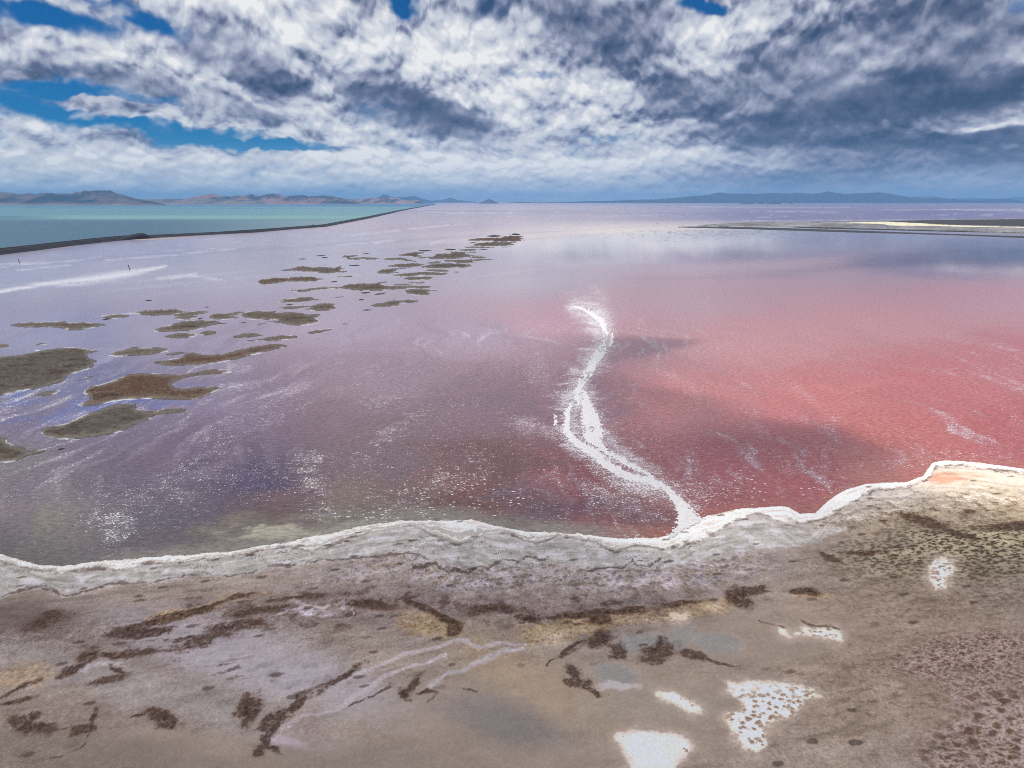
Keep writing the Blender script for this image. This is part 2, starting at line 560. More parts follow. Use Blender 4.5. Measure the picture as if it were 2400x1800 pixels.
# band below the shore ledges: greenish grey salt pan
ledge1 = crop(0, 1100, 2.765, [(-200, 590), (0, 600), (150, 630), (250, 660), (420, 670), (640, 635), (820, 665), (950, 610), (1200, 600), (1500, 570),
                               (1700, 530), (1870, 495), (2030, 540), (2212, 460)]) + \
    crop(800, 1100, 2.765, [(300, 390), (470, 360), (600, 430), (760, 490), (900, 440), (1080, 405), (1180, 460), (1270, 485), (1400, 430),
                            (1600, 460), (1780, 535), (1900, 495), (2060, 520)]) + \
    crop(1600, 1000, 2.765, [(120, 740), (200, 690), (330, 620), (500, 555), (620, 610), (800, 630), (960, 570), (1080, 500), (1250, 410),
                             (1450, 400), (1600, 330), (1640, 255), (1800, 250), (2212, 300), (2500, 340)])
ledge2 = crop(0, 1100, 2.765, [(-300, 880), (0, 830), (60, 800), (200, 770), (330, 775), (420, 820), (600, 780), (780, 730), (960, 740), (1060, 720),
                               (1240, 675), (1480, 690), (1640, 670), (1750, 630), (1950, 620), (2050, 590), (2212, 590)]) + \
    crop(800, 1100, 2.765, [(250, 560), (450, 545), (560, 580)])
ledge3 = crop(800, 1100, 2.765, [(470, 640), (620, 615), (660, 655), (700, 690), (730, 650), (820, 682), (880, 630), (950, 650), (1050, 590),
                                 (1130, 600), (1200, 570), (1300, 590), (1340, 560)])
ledge4 = crop(800, 1100, 2.765, [(1560, 650), (1640, 662), (1760, 640), (1830, 635), (1880, 590), (1900, 628), (2030, 620), (2060, 580)])
v1 = np.interp(U, [p[0] for p in ledge1], [p[1] for p in ledge1])
l2 = ledge2 + [(1100, 1330), (1270, 1320), (1460, 1332), (1560, 1330), (1700, 1300), (1900, 1270), (2100, 1200), (2500, 1160)]
v2 = np.interp(U, [p[0] for p in l2], [p[1] for p in l2])
below1 = V - v1 + 9 * n_sml * np.clip((V - 1050) / 300, 0.4, 1.2)
below2 = V - v2 + 10 * n_sml
pan = sstep(-3, 5, below1) * (1 - sstep(-4, 8, below2))
c = blend(c, pan, C(162, 160, 156))
c = blend(c, pan * 0.9 * sstep(-0.05, 0.4, n_lace + 0.4 * n_frill), C(184, 184, 188))
c = blend(c, pan * 0.4 * sstep(0.15, 0.4, -n_frill - 0.3 * n_fray), C(122, 118, 110))
grit = np.where(pan > 0.5, 0.16, grit)
c = blend(c, pan * 0.35 * sstep(0.1, 0.5, -n_str), C(126, 128, 120))
scal = below1 * 0.055 + 0.85 * n_fray + 0.35 * n_frill
scal_d = np.abs(scal - np.floor(scal) - 0.5)
scal_gap = sstep(0.0, 0.35, fbm(X, Y, 16, 4, 74, 0.6) + 0.1)
scal_zone = sstep(2, 12, below1) * (1 - sstep(40, 80, below2)) * sstep(250, 500, U) * (1 - sstep(1600, 1800, U))
c = blend(c, 0.55 * scal_zone * scal_gap * (1 - sstep(0.03, 0.16, scal_d)), C(186, 182, 180))
c = blend(c, 0.85 * scal_zone * scal_gap * (1 - sstep(0.015, 0.05, np.abs(scal_d - 0.09))) * (scal - np.floor(scal) > 0.5), C(76, 60, 52))
# knobbly pale band under it, then a mauve brown one
band = sstep(-4, 10, below2) * (1 - sstep(48, 92, below2 + 20 * n_mid)) * sstep(500, 1000, U) * (1 - sstep(1650, 1950, U))
c = blend(c, band * 0.85 * sstep(-0.35, 0.35, n_lace + 0.4 * n_sml), C(170, 164, 168))
w1, w2, wid = cells(X + 0.8 * n_sml, Y + 0.9 * n_sml + 0.3 * n_frill, 1.7, 3)
knob = (1 - sstep(0.10 + 0.2 * wid, 0.30 + 0.25 * wid, w1 + 0.15 * n_frill)) * (wid > 0.4)
c = blend(c, band * 0.65 * knob, C(108, 100, 100))
hgt += band * 0.14 * (1 - sstep(0.15, 0.5, w1)) * (wid > 0.35)
mauve = sstep(40, 90, below2 + 22 * n_mid) * (1 - sstep(120, 190, below2 + 26 * n_mid)) * (1 - sstep(1500, 1800, U))
c = blend(c, 0.75 * mauve, C(126, 114, 110))
c = blend(c, 0.55 * mauve * sstep(0.0, 0.4, n_lace), C(150, 140, 138))
c = blend(c, 0.75 * mauve * sstep(0.12, 0.42, -n_lace), C(86, 72, 66))
grit = np.maximum(grit, 0.75 * np.maximum(mauve, band))
# right flank above: cream in the sun, then tan with dark knots
cream = spot(Ux, Vx, 2360, 1130, 300, 52, -4, 0.6) * (off > -1)
c = blend(c, 0.9 * cream, C(196, 188, 172))
c = blend(c, 0.8 * spot(Ux, Vx, 2212, 1121, 52, 12, 2, 0.5), C(196, 140, 118))
c = blend(c, 0.5 * spot(Ux, Vx, 2290, 1112, 22, 5, 2, 0.5), C(196, 150, 128))
tan = spot(Ux, Vx, 2230, 1200, 330, 46, 4, 0.5)
c = blend(c, 0.7 * tan, C(160, 148, 130))
c = blend(c, 0.8 * tan * sstep(0.12, 0.4, n_sml + 0.5 * n_tiny), C(98, 84, 70))
grit = np.maximum(grit, 0.8 * tan)
# olive speckled field on the right
olive = spot(Ux, Vx, 2290, 1300, 330, 72, 3, 0.45)
c = blend(c, 0.6 * olive, C(146, 137, 116))
c = blend(c, 0.6 * spot(Ux, Vx, 2330, 1265, 180, 34, 8, 0.6), C(178, 168, 142))
q1, q2, qid = cells(A1 * 0.7 + 0.5 * n_sml, A2 * 1.15 + 0.4 * n_frill, 1.3, 6)
spk = (1 - sstep(0.15 + 0.25 * qid, 0.38 + 0.25 * qid, q1 + 0.15 * n_frill)) * (qid > 0.15)
spk_zone = np.maximum(olive, 0.55 * spot(Ux, Vx, 2260, 1390, 260, 60, 0, 0.6))
c = blend(c, 0.9 * spk_zone * spk, C(66, 60, 48))
hgt += 0.10 * spk_zone * spk
grit = np.maximum(grit, 0.7 * spk_zone)
# tan mottle below and brown honeycomb in the lower right corner
mott = spot(Ux, Vx, 2080, 1540, 330, 190, 12, 0.5)
c = blend(c, 0.55 * mott, C(148, 132, 116))
c = blend(c, 0.55 * mott * sstep(0.05, 0.38, fbm(A1 * 0.6, A2, 1.7, 5, 17, 0.65)), C(114, 94, 76))
comb = np.maximum(spot(Ux, Vx, 2270, 1540, 200, 52, 6, 0.45), np.maximum(spot(Ux, Vx, 2330, 1735, 175, 110, 20, 0.4),
                                                                          0.8 * spot(Ux, Vx, 2350, 1620, 160, 90, 0, 0.5)))
lowc = sstep(1560, 1680, V)
ea = cells(A1 * 0.75 + 0.5 * n_sml + 0.25 * n_frill, A2 * 1.05 + 0.5 * n_frill, 1.35, 12)
eb = cells(A1 * 0.75 + 0.6 * n_sml + 0.3 * n_frill, A2 * 1.05 + 0.6 * n_frill, 2.3, 13)
e1, e2, eid = [np.where(lowc > 0.5, p_, q_) for p_, q_ in zip(eb, ea)]
rid_a = np.abs(fbm(A1 * 0.8, A2 * 1.1, 1.7, 4, 19, 0.6))
rid_b = np.abs(fbm(A1 * 0.8, A2 * 1.1, 2.8, 4, 20, 0.6))
rid = np.where(lowc > 0.5, rid_b, rid_a)
vein = (1 - sstep(0.02, 0.17, rid)) * 0.7 + 0.5 * (1 - sstep(0.05, 0.3, e2 - e1 + 0.12 * n_frill))
vein = np.clip(vein, 0, 1) * sstep(-0.5, 0.2, n_fray + 0.3)
comb = np.clip(comb * sstep(-0.55, 0.15, n_fray + 0.35 * comb), 0, 1)
c = blend(c, 0.65 * comb, C(138, 118, 104))
c = blend(c, 0.75 * comb * sstep(0.08, 0.32, rid), C(98, 76, 62))
c = blend(c, 0.35 * comb * sstep(0.1, 0.4, n_fray), C(88, 70, 60))
c = blend(c, 0.6 * comb * vein, C(182, 170, 168))
hgt += 0.12 * comb * (1 - sstep(0.1, 0.5, e1))
grit = np.maximum(grit, 0.5 * np.maximum(comb, mott))

# smooth silt in the middle foreground
silt = np.maximum(spot(Ux, Vx, 1300, 1700, 520, 150, 6, 0.4), np.maximum(spot(Ux, Vx, 1780, 1500, 260, 70, 4, 0.5), spot(Ux, Vx, 620, 1780, 500, 60, -4, 0.4)))
c = blend(c, 0.85 * silt, C(150, 138, 126))
c = blend(c, 0.8 * spot(Ux, Vx, 1200, 1580, 150, 60, -30, 0.8) + 0.0, C(162, 146, 126))
c = blend(c, 0.7 * spot(Ux, Vx, 1260, 1650, 330, 60, 4, 0.9), C(158, 144, 128))
c = blend(c, 0.75 * spot(Ux, Vx, 1200, 1705, 130, 46, -14, 0.7), C(122, 119, 117))
c = blend(c, 0.55 * spot(Ux, Vx, 1120, 1660, 120, 40, -10, 0.8), C(134, 128, 126))
c = blend(c, 0.5 * spot(Ux, Vx, 820, 1790, 260, 60, 0, 0.8), C(130, 122, 114))
c = blend(c, 0.7 * spot(Ux, Vx, 150, 1770, 330, 60, -6, 0.6), C(118, 108, 102))
c = blend(c, 0.6 * spot(Ux, Vx, 1550, 1650, 150, 40, 0, 0.7), C(146, 142, 132))
grit = grit * (1 - 0.72 * silt)
wet = np.maximum(wet, 0.35 * silt)
for cu, cv, ru, rv, rot in ((1500, 1505, 60, 20, 8), (1600, 1500, 42, 26, 20), (1690, 1510, 48, 26, -8), (1405, 1598, 0, 0, 0), (1440, 1585, 48, 26, -12)):
    if ru:
        p = spot(0.6 * Ux + 0.4 * U, 0.6 * Vx + 0.4 * V, cu, cv, ru, rv, rot, 0.3)
        ring = spot(0.6 * Ux + 0.4 * U, 0.6 * Vx + 0.4 * V, cu, cv, ru * 1.14, rv * 1.18, rot, 0.2) - p
        c = blend(c, 0.7 * p, C(138, 140, 138))
        c = blend(c, 0.4 * np.clip(ring, 0, 1) * sstep(-0.3, 0.3, n_fray), C(172, 168, 166))
        wet = np.maximum(wet, 0.5 * p)
c = blend(c, 0.8 * spot(Ux, Vx, 1440, 1612, 52, 9, -6, 0.5), C(182, 176, 176))

# left: grey green flat, pale frost sheet, mauve corner
c = blend(c, 0.65 * spot(Ux, Vx, 240, 1500, 330, 70, -14, 0.6), C(126, 118, 112))
c = blend(c, 0.7 * spot(Ux, Vx, 40, 1450, 140, 40, 0, 0.5), C(104, 92, 90))
c = blend(c, 0.8 * spot(Ux, Vx, 330, 1620, 420, 44, -16, 0.6), C(148, 142, 140))
pale = spot(Ux, Vx, 600, 1560, 330, 70, -17, 0.6)
c = blend(c, 0.8 * pale, C(166, 161, 166))
c = blend(c, 0.45 * spot(Ux, Vx, 640, 1500, 150, 40, -15, 0.6), C(158, 152, 154))
c = blend(c, 0.5 * pale * sstep(0.1, 0.5, -n_lace), C(128, 122, 120))
c = blend(c, 0.6 * spot(Ux, Vx, 230, 1680, 200, 34, -6, 0.6), C(136, 122, 118))
grit = grit * (1 - 0.5 * pale)
knots = np.maximum(spot(Ux, Vx, 430, 1520, 210, 60, -18, 0.6), spot(Ux, Vx, 620, 1440, 240, 50, -8, 0.6))
n_knot = fbm(A1 * 0.42, A2, 2.6, 5, 18, 0.6)
c = blend(c, 0.8 * knots * sstep(0.30, 0.46, n_knot + 0.25 * n_fray), C(88, 72, 64))
c = blend(c, 0.6 * knots * sstep(0.2, 0.45, n_str), C(100, 84, 76))

# salt threads
THREADS = [
    crop(500, 1400, 3.687, [(1080, 740, 4), (1300, 650, 6), (1500, 580, 5), (1640, 520, 5), (1900, 430, 5), (2100, 375, 5), (2212, 385, 4)]),
    crop(1000, 1400, 3.687, [(300, 370, 4), (450, 435, 5), (600, 420, 4), (850, 410, 3), (840, 450, 4), (700, 462, 5), (550, 510, 6), (350, 620, 6), (150, 700, 5), (0, 780, 4)]),
    crop(500, 1400, 3.687, [(480, 1250, 6), (620, 1130, 6), (760, 1050, 4), (900, 1030, 4), (1080, 975, 5), (1250, 840, 6), (1450, 740, 5), (1640, 650, 4), (1850, 560, 3), (2000, 510, 5)]),
    crop(500, 1400, 3.687, [(640, 30, 3), (800, 80, 3), (960, 100, 4), (1020, 60, 5), (1150, 40, 4), (1130, 110, 3), (1210, 60, 2), (1200, 160, 2)]),
    crop(500, 1400, 3.687, [(560, 150, 3), (660, 115, 3), (800, 85, 4)]),
    crop(0, 1400, 3.687, [(600, 640, 4), (720, 660, 5), (800, 600, 5), (1000, 580, 4), (1130, 540, 4)]),
]
thr = np.zeros_like(U)
for t in THREADS:
    thr = np.maximum(thr, line(Uw, Vw, t, 0.7))
c = blend(c, 0.75 * thr, C(176, 170, 172))
hgt += 0.04 * thr
c = blend(c, 0.7 * spot(Uw, Vw, 725, 1438, 60, 13, -6, 0.6) * sstep(-0.3, 0.3, n_sml), C(190, 186, 194))
c = blend(c, 0.7 * spot(Uw, Vw, 665, 1742, 52, 13, -8, 0.6), C(174, 164, 168))
c = blend(c, 0.5 * spot(Uw, Vw, 700, 1700, 70, 20, -30, 0.6), C(148, 134, 130))

# shallow ledge lines: a raised crust that breaks off in a dark rim
rim = np.zeros_like(U)
lip = np.zeros_like(U)
for L_, w_ in ((ledge1, 2.6), (ledge2, 2.4), (ledge3, 2.4), (ledge4, 2.4)):
    pts = [(p[0], p[1], w_) for p in L_]
    uu, vv = U + 11 * fbm(X, Y, 4.0, 5, 71, 0.68), V + 9.0 * fbm(X, Y, 4.0, 5, 72, 0.68)
    d, w = dist_line(uu, vv, pts, 40)
    gap = sstep(-0.55, -0.2, fbm(X, Y, 12, 4, 73))
    w = w * (0.55 + 0.9 * sstep(-0.4, 0.5, n_mid))
    rim = np.maximum(rim, (1 - sstep(w * 0.6, w * 1.9, d)) * gap)
    lip = np.maximum(lip, 1 - sstep(3.0, 9.0, d))
c = blend(c, 0.4 * lip, C(176, 172, 172))
c = blend(c, 0.8 * rim, C(86, 70, 60))

# ------------------------------------------------------------------ overlays that become crusts and mats of their own
def overlay(name, level, mask):
    OVER.append((name, level, mask))


OVER = []
# white crust along the waterline
n_par0 = fbm(A1 * 0.16, off, 2.6, 5, 27, 0.6)
crust_top = off + 2.0 * fbm(X, Y, 9, 4, 50) * 0.8
low_edge = below1
crust = sstep(-2.0, 0.8, off + 2.2 * n_fray + 1.5 * n_frill + 0.5 * n_par0) * (1 - sstep(-6, 4.0, low_edge + 6 * n_fray + 6 * n_frill))
crust = np.where(front & (np.abs(GA) < 0.86), crust, 0)
shine = sstep(520, 900, U) * (1 - sstep(800, 1000, U))
n_par = fbm(A1 * 0.16, off, 2.6, 5, 27, 0.6)
c = blend(c, 0.45 * pan * sstep(0.0, 0.35, n_par + 0.3 * n_fray), C(190, 186, 184))
c = blend(c, 0.35 * pan * sstep(0.1, 0.4, -n_par), C(128, 120, 112))
across = np.clip((V - np.interp(U, [p[0] for p in SHORE], [p[1] for p in SHORE])) / np.maximum(v1 - np.interp(U, [p[0] for p in SHORE], [p[1] for p in SHORE]), 6.0), 0, 1)
firm = sstep(1380, 1560, U)
torn = sstep(0.05, 0.3, n_fray * 0.8 + 0.5 * n_frill + 1.0 * across - 0.20 - 0.55 * firm - 0.30 * (1 - sstep(250, 500, U)))
white = crust * (1 - 0.85 * torn)
c = blend(c, 0.9 * crust, C(160, 158, 154))
c = blend(c, white * (0.80 + 0.2 * sstep(-0.2, 0.3, n_par)), C(216, 211, 206))
c = blend(c, 0.5 * white * sstep(0.1, 0.4, -n_par - 0.4 * n_frill), C(168, 160, 156))
c = blend(c, 0.45 * white * sstep(0.15, 0.5, n_frill + 0.3 * n_tiny), C(176, 172, 172))
tide = across * 3.2 + 1.1 * n_fray + 0.3 * n_frill
tide_d = np.abs(tide - np.floor(tide) - 0.5)
c = blend(c, 0.7 * crust * (1 - sstep(0.04, 0.16, tide_d)), C(226, 224, 224))
c = blend(c, 0.6 * crust * (1 - firm) * (1 - sstep(0.01, 0.05, np.abs(tide_d - 0.13))) * (tide - np.floor(tide) > 0.5) * sstep(-0.1, 0.3, n_mid), C(112, 98, 88))
hgt += 0.05 * crust * (0.7 + 0.5 * n_sml)
grit = np.where(crust > 0.5, 0.22, grit)

# white pans
PANS = {
    'big_pan': crop(1000, 1400, 3.687, [(1600, 1215), (1650, 1180), (1800, 1168), (2000, 1178), (2180, 1200), (2245, 1240), (2275, 1300), (2195, 1400),
                                        (2120, 1500), (1780, 1500), (1740, 1420), (1690, 1320)]),
    'lens_pan': crop(1500, 1400, 3.687, [(155, 845), (230, 848), (300, 850), (360, 880), (420, 910), (480, 945), (525, 985), (450, 998), (370, 970), (300, 935), (210, 895)]),
    'pitted_pan': crop(1500, 1400, 3.687, [(735, 745), (900, 745), (1100, 735), (1300, 760), (1450, 800), (1540, 850), (1420, 890), (1420, 950), (1300, 1040),
                                           (1150, 1070), (1060, 1130), (1075, 1220), (1090, 1300), (1000, 1345), (930, 1340), (800, 1200), (780, 1110), (740, 1040),
                                           (850, 990), (890, 910), (760, 840)]),
    'sliver_pan': crop(1500, 1400, 3.687, [(1195, 282), (1240, 300), (1295, 358), (1245, 345), (1205, 310)]),
    'upper_pan': crop(1500, 1400, 3.687, [(1330, 335), (1400, 310), (1420, 270), (1450, 300), (1560, 278), (1660, 285), (1725, 330), (1735, 375), (1620, 365), (1500, 350), (1420, 335)]),
    'olive_pan': crop(1600, 1000, 2.765, [(1640, 870), (1700, 865), (1760, 880), (1750, 930), (1710, 980), (1690, 1050), (1630, 1050), (1600, 990), (1590, 930)]),
    'gold_pan_left': crop(1000, 1400, 3.687, [(1060, 340), (1110, 325), (1155, 345), (1120, 372), (1075, 365)]),
    'gold_pan_mid': crop(1500, 1400, 3.687, [(215, 165), (300, 148), (390, 160), (380, 200), (280, 195)]),
    'gold_pan_right': crop(1500, 1400, 3.687, [(600, 90), (660, 75), (710, 90), (660, 112)]),
}
pan_mask = {}
n_hole = fbm(X, Y, 2.4, 5, 21, 0.6)
for name, poly in PANS.items():
    s = inside(Uw * 0.6 + U * 0.4, Vw * 0.6 + V * 0.4, poly) + 4.0 * n_frill
    m = sstep(-7.0, 5.0, s + 5.0 * n_fray + 3.0 * n_tiny)
    c = blend(c, 0.5 * sstep(-26, -2, s + 8 * n_fray), C(176, 164, 152))
    pan_mask[name] = m
    tone = C(220, 208, 204) if name == 'big_pan' else C(226, 220, 210)
    c = blend(c, 0.25 * sstep(-16, 0, s), C(170, 158, 146))
    c = blend(c, m, tone)
    c = blend(c, 0.30 * m * sstep(-0.1, 0.5, n_fray + 0.5 * n_frill), C(196, 184, 172))
    c = blend(c, 0.35 * m * (1 - sstep(0, 14, s)), C(186, 172, 160))
    lots = {'pitted_pan': 0.20, 'olive_pan': 0.16, 'upper_pan': 0.06, 'big_pan': -0.16, 'lens_pan': -0.04}.get(name, 0.0)
    near_rim = 1 - sstep(2, 34, s)
    holes = m * sstep(0.40, 0.52, n_hole + 0.18 * n_frill + lots + 0.14 * near_rim - 0.06)
    if name in ('pitted_pan', 'olive_pan', 'upper_pan'):
        p1, p2, pid = cells(X * 0.85 + 0.5 * n_sml + 0.25 * n_frill, Y + 0.6 * n_sml + 0.25 * n_frill, 1.25, 22)
        holes = np.maximum(holes * 0.8, m * (1 - sstep(0.05 + 0.28 * pid, 0.16 + 0.34 * pid, p1 + 0.18 * n_frill)) * (pid > 0.35))
    if name == 'pitted_pan':
        holes = holes * sstep(1590, 1660, V + 0.15 * (U - 1700))
    c = blend(c, 0.8 * holes, C(128, 98, 72))
    c = blend(c, 0.4 * holes * sstep(0.1, 0.5, n_frill), C(90, 68, 50))
    hgt += 0.10 * holes + 0.03 * m
    grit = np.where(m > 0.5, 0.06, grit)

# gold and brown mats
MATS = [  # u, v, ru, rv, rot, colour, raggedness
    ('gold', 405, 1445, 66, 11, 13, 0.8), ('gold', 520, 1412, 90, 9, 14, 0.6), ('gold', 60, 1585, 78, 24, 12, 0.6), ('gold', 1005, 1467, 66, 26, -6, 0.75),
    ('gold', 1325, 1470, 95, 26, 8, 0.8), ('gold', 1290, 1490, 70, 18, 0, 0.7), ('gold', 1480, 1450, 110, 17, 4, 0.6), ('gold', 1640, 1428, 75, 20, 6, 0.7),
    ('gold', 1910, 1400, 40, 8, 0, 0.6),
    ('brown', 330, 1490, 62, 9, 8, 1), ('brown', 205, 1545, 22, 15, 32, 1), ('brown', 268, 1540, 44, 6, 5, 0.9), ('brown', 172, 1572, 34, 8, 24, 0.9),
    ('brown', 275, 1577, 26, 8, -30, 0.7), ('brown', 66, 1705, 40, 22, -14, 1), ('brown', 88, 1678, 16, 8, 20, 0.9), ('brown', 192, 1717, 30, 12, 8, 1),
    ('brown', 215, 1690, 9, 20, -20, 0.8), ('brown', 380, 1690, 44, 20, -28, 0.75), ('brown', 330, 1680, 36, 3, 8, 0.8), ('brown', 588, 1668, 28, 34, -20, 0.9),
    ('brown', 647, 1700, 20, 34, -38, 1), ('brown', 618, 1745, 14, 20, -28, 1), ('brown', 600, 1772, 18, 10, 10, 1), ('brown', 630, 1760, 40, 5, -10, 0.8),
    ('brown', 947, 1630, 16, 14, -20, 0.9), ('brown', 975, 1605, 44, 9, 40, 0.55), ('brown', 1000, 1622, 14, 5, 10, 0.7),
    ('brown', 1397, 1503, 24, 15, 30, 1), ('brown', 1442, 1527, 17, 20, -8, 1), ('brown', 1345, 1520, 40, 5, 32, 0.7), ('brown', 1318, 1540, 14, 6, 40, 0.7),
    ('brown', 1348, 1600, 26, 16, -8, 1), ('brown', 1345, 1577, 18, 12, -20, 0.7), ('brown', 1385, 1620, 26, 4, -18, 1),
    ('brown', 1540, 1533, 44, 18, 6, 0.95), ('brown', 1552, 1515, 16, 18, 8, 0.9), ('brown', 1622, 1541, 34, 9, -10, 1), ('brown', 1680, 1555, 36, 3, -14, 0.9),
    ('brown', 1505, 1516, 14, 4, 0, 0.8),
    ('brown', 1400, 1438, 130, 8, 3, 0.9), ('brown', 1405, 1452, 26, 14, 0, 0.9), ('brown', 1500, 1433, 24, 9, 0, 0.9), ('brown', 1228, 1450, 26, 7, -8, 1),
    ('brown', 1290, 1443, 34, 5, 6, 0.8), ('brown', 980, 1422, 36, 10, -22, 0.9), ('brown', 1035, 1446, 40, 10, -26, 0.9), ('brown', 1066, 1478, 16, 14, -10, 1),
    ('brown', 1735, 1403, 30, 24, -20, 0.95), ('brown', 1775, 1386, 26, 10, 10, 0.8), ('brown', 1890, 1390, 32, 8, -8, 0.8),
    ('brown', 2025, 1296, 44, 5, 2, 0.8), ('brown', 1945, 1310, 26, 8, -20, 0.7), ('brown', 2165, 1225, 50, 13, -16, 0.9), ('brown', 2250, 1252, 50, 7, -16, 0.9),
    ('brown', 2360, 1236, 66, 8, 4, 0.9), ('brown', 2275, 1204, 22, 7, 0, 0.6), ('brown', 480, 1425, 120, 4, 14, 0.9), ('brown', 330, 1470, 26, 5, 20, 0.8), ('brown', 560, 1400, 40, 5, 16, .7),
    ('brown', 300, 1482, 50, 9, 14, 0.9), ('brown', 365, 1463, 60, 7, 14, 0.9), ('brown', 425, 1446, 70, 6, 16, 0.9), ('brown', 550, 1470, 70, 14, 10, 0.55), ('brown', 620, 1432, 80, 12, 8, 0.45),
    ('brown', 480, 1502, 90, 14, 14, 0.5), ('brown', 340, 1530, 70, 12, 12, 0.5), ('brown', 250, 1600, 60, 10, 14, 0.5), ('brown', 700, 1400, 70, 8, 6, 0.4), ('brown', 30, 1650, 60, 6, 14, 0.6),
    ('brown', 860, 1420, 70, 10, -6, 0.45), ('brown', 1150, 1430, 80, 10, 0, 0.5), ('brown', 1600, 1415, 60, 8, 4, 0.55), ('brown', 790, 1600, 60, 9, 34, 0.5), ('brown', 700, 1655, 40, 9, 38, 0.6),
    ('brown', 42, 1620, 60, 4, 24, 0.7), ('brown', 430, 1500, 60, 6, 6, 0.5), ('brown', 105, 1460, 60, 20, 22, 0.35),
]
lines_brown = [crop(0, 1400, 3.687, [(380, 1185, 2.5), (500, 1165, 1.5), (600, 1135, 2.0)]), crop(0, 1400, 3.687, [(790, 1210, 2.5), (760, 1260, 1.5), (640, 1340, 2), (540, 1385, 1.5), (430, 1395, 3)]),
               crop(500, 1400, 3.687, [(640, 975, 5), (720, 870, 5), (850, 800, 4), (1050, 720, 3)]), crop(1000, 1400, 3.687, [(1400, 400, 2), (1280, 460, 3), (1190, 490, 4), (1130, 530, 3), (1040, 600, 2)]),
               crop(1000, 1400, 3.687, [(320, 785, 2), (380, 800, 2.5), (440, 815, 1.5)]), crop(500, 1400, 3.687, [(1180, 940, 2), (1290, 905, 2), (1400, 850, 2), (1540, 755, 3)]),
               crop(500, 1400, 3.687, [(1820, 930, 2), (1860, 890, 1.5), (1940, 825, 1.5)]), crop(1500, 1400, 3.687, [(700, 575, 1.5), (760, 605, 1.2), (850, 600, 1)]),
               crop(1500, 1400, 3.687, [(1050, 215, 2), (1140, 245, 2.5), (1260, 280, 2)]), crop(1500, 1400, 3.687, [(1370, 200, 2), (1480, 250, 3), (1600, 255, 3), (1740, 300, 2)])]
gold_m = np.zeros_like(U)
brown_m = np.zeros_like(U)
owner = np.full(U.shape, -1, np.int32)
lobe1, lobe2, lobeid = cells(X + 0.4 * n_frill, Y + 0.4 * n_frill, 1.5, 33)
for k_, (kind, cu, cv, ru, rv, rot, amt) in enumerate(MATS):
    a_ = spot(Ux * 0.6 + Uw * 0.4, Vx * 0.6 + Vw * 0.4, cu, cv, ru * 1.1, rv * 1.1, rot, 0.85)
    if kind == 'gold':
        m = amt * sstep(0.25, 0.75, a_ + 0.45 * n_fray + 0.2 * n_frill) * (a_ > 0.03)
        gold_m = np.maximum(gold_m, m)
    else:
        q_ = a_ * (0.70 + 0.34 * amt) + 0.42 * n_fray + 0.46 * n_frill + 0.24 * n_tiny + 0.26 * n_str - 0.12 * (1 - amt)
        m = (0.30 * sstep(0.22, 0.52, q_) + 0.70 * sstep(0.50, 0.64, q_)) * sstep(0.0, 0.12, a_)
        owner = np.where(m > np.maximum(brown_m, 0.3), k_, owner)
        brown_m = np.maximum(brown_m, m)
for t in lines_brown:
    brown_m = np.maximum(brown_m, 0.9 * line(Uw, Vw, t, 0.6) * sstep(-0.5, 0.0, n_sml))
c = blend(c, 0.75 * gold_m, C(160, 143, 116))
c = blend(c, 0.8 * gold_m * (1 - sstep(0.18, 0.40, lobe1)) * (lobeid > 0.3), C(122, 94, 54))
c = blend(c, 0.6 * gold_m * sstep(0.2, 0.5, n_sml + 0.5 * n_tiny), C(184, 164, 132))
brown_m = brown_m * (1 - 0.55 * sstep(0.12, 0.42, fbm(X, Y, 1.3, 4, 28, 0.65)))
c = blend(c, 0.88 * brown_m, C(78, 61, 52))
c = blend(c, 0.35 * sstep(0.02, 0.4, brown_m) * (1 - brown_m), C(110, 84, 68))
c = blend(c, 0.55 * brown_m * sstep(0.0, 0.45, n_tiny + n_frill), C(100, 82, 70))
c = blend(c, 0.6 * brown_m * sstep(0.1, 0.5, -n_frill - 0.4 * n_tiny), C(48, 34, 27))
hgt += 0.05 * gold_m + brown_m * (0.08 + 0.12 * np.clip(n_tiny + n_frill, -0.5, 1))
grit = np.maximum(grit, 0.6 * np.maximum(gold_m, brown_m))
# a few lone dark knots on the mud
lone1, lone2, loneid = cells(A1 * 0.5, A2, 7.0, 44)
c = blend(c, 0.7 * (1 - sstep(0.02 + 0.06 * loneid, 0.06 + 0.08 * loneid, lone1 + 0.05 * n_frill)) * (loneid > 0.5) * (1 - 0.9 * silt), C(80, 68, 60))

# heights: gentle beach, lake bed beyond
z = np.where(off > 0, 0.05 + 0.35 * (1 - np.exp(-np.maximum(off, 0) / 60.0)), np.maximum(off * 0.02, -2.2) - 0.02)
z = z + 0.05 * n_mid * sstep(0, 15, off) + 0.02 * n_sml + hgt * (off > -2) + 0.05 * sstep(-4, 4, -below1) * (off > 0)
z = np.where(off > -1.0, z, np.minimum(z, -0.04))
far_land = (np.abs(GA) > 1.2) & (off > 0)
tex = 0.55 * n_frill + 0.40 * n_tiny + 0.45 * n_str + 0.35 * n_fray
mean_c = np.asarray(C(140, 131, 124), np.float32)
c = mean_c * (np.maximum(c, 0.004) / mean_c) ** 1.22
c = c * np.exp((0.10 + 0.85 * grit) * np.clip(tex, -1.2, 1.0))[..., None].astype(np.float32)
c = np.clip(c, 0.02, 0.90)
flat = lambda a: a.reshape(-1, a.shape[-1]) if a.ndim == 3 else a.ravel()
verts = np.stack([X, Y, z], -1).reshape(-1, 3)
faces = grid_faces(rows, cols, wrap=True)
attrs = {'col': flat(c), 'wet': flat(wet), 'grit': flat(grit)}

shore = mesh_object('shore', verts, faces, m_shore, attrs=attrs)
tag(shore, 'grey mud and salt flat of the near shore with dark ledge lines', 'shore', 'structure')


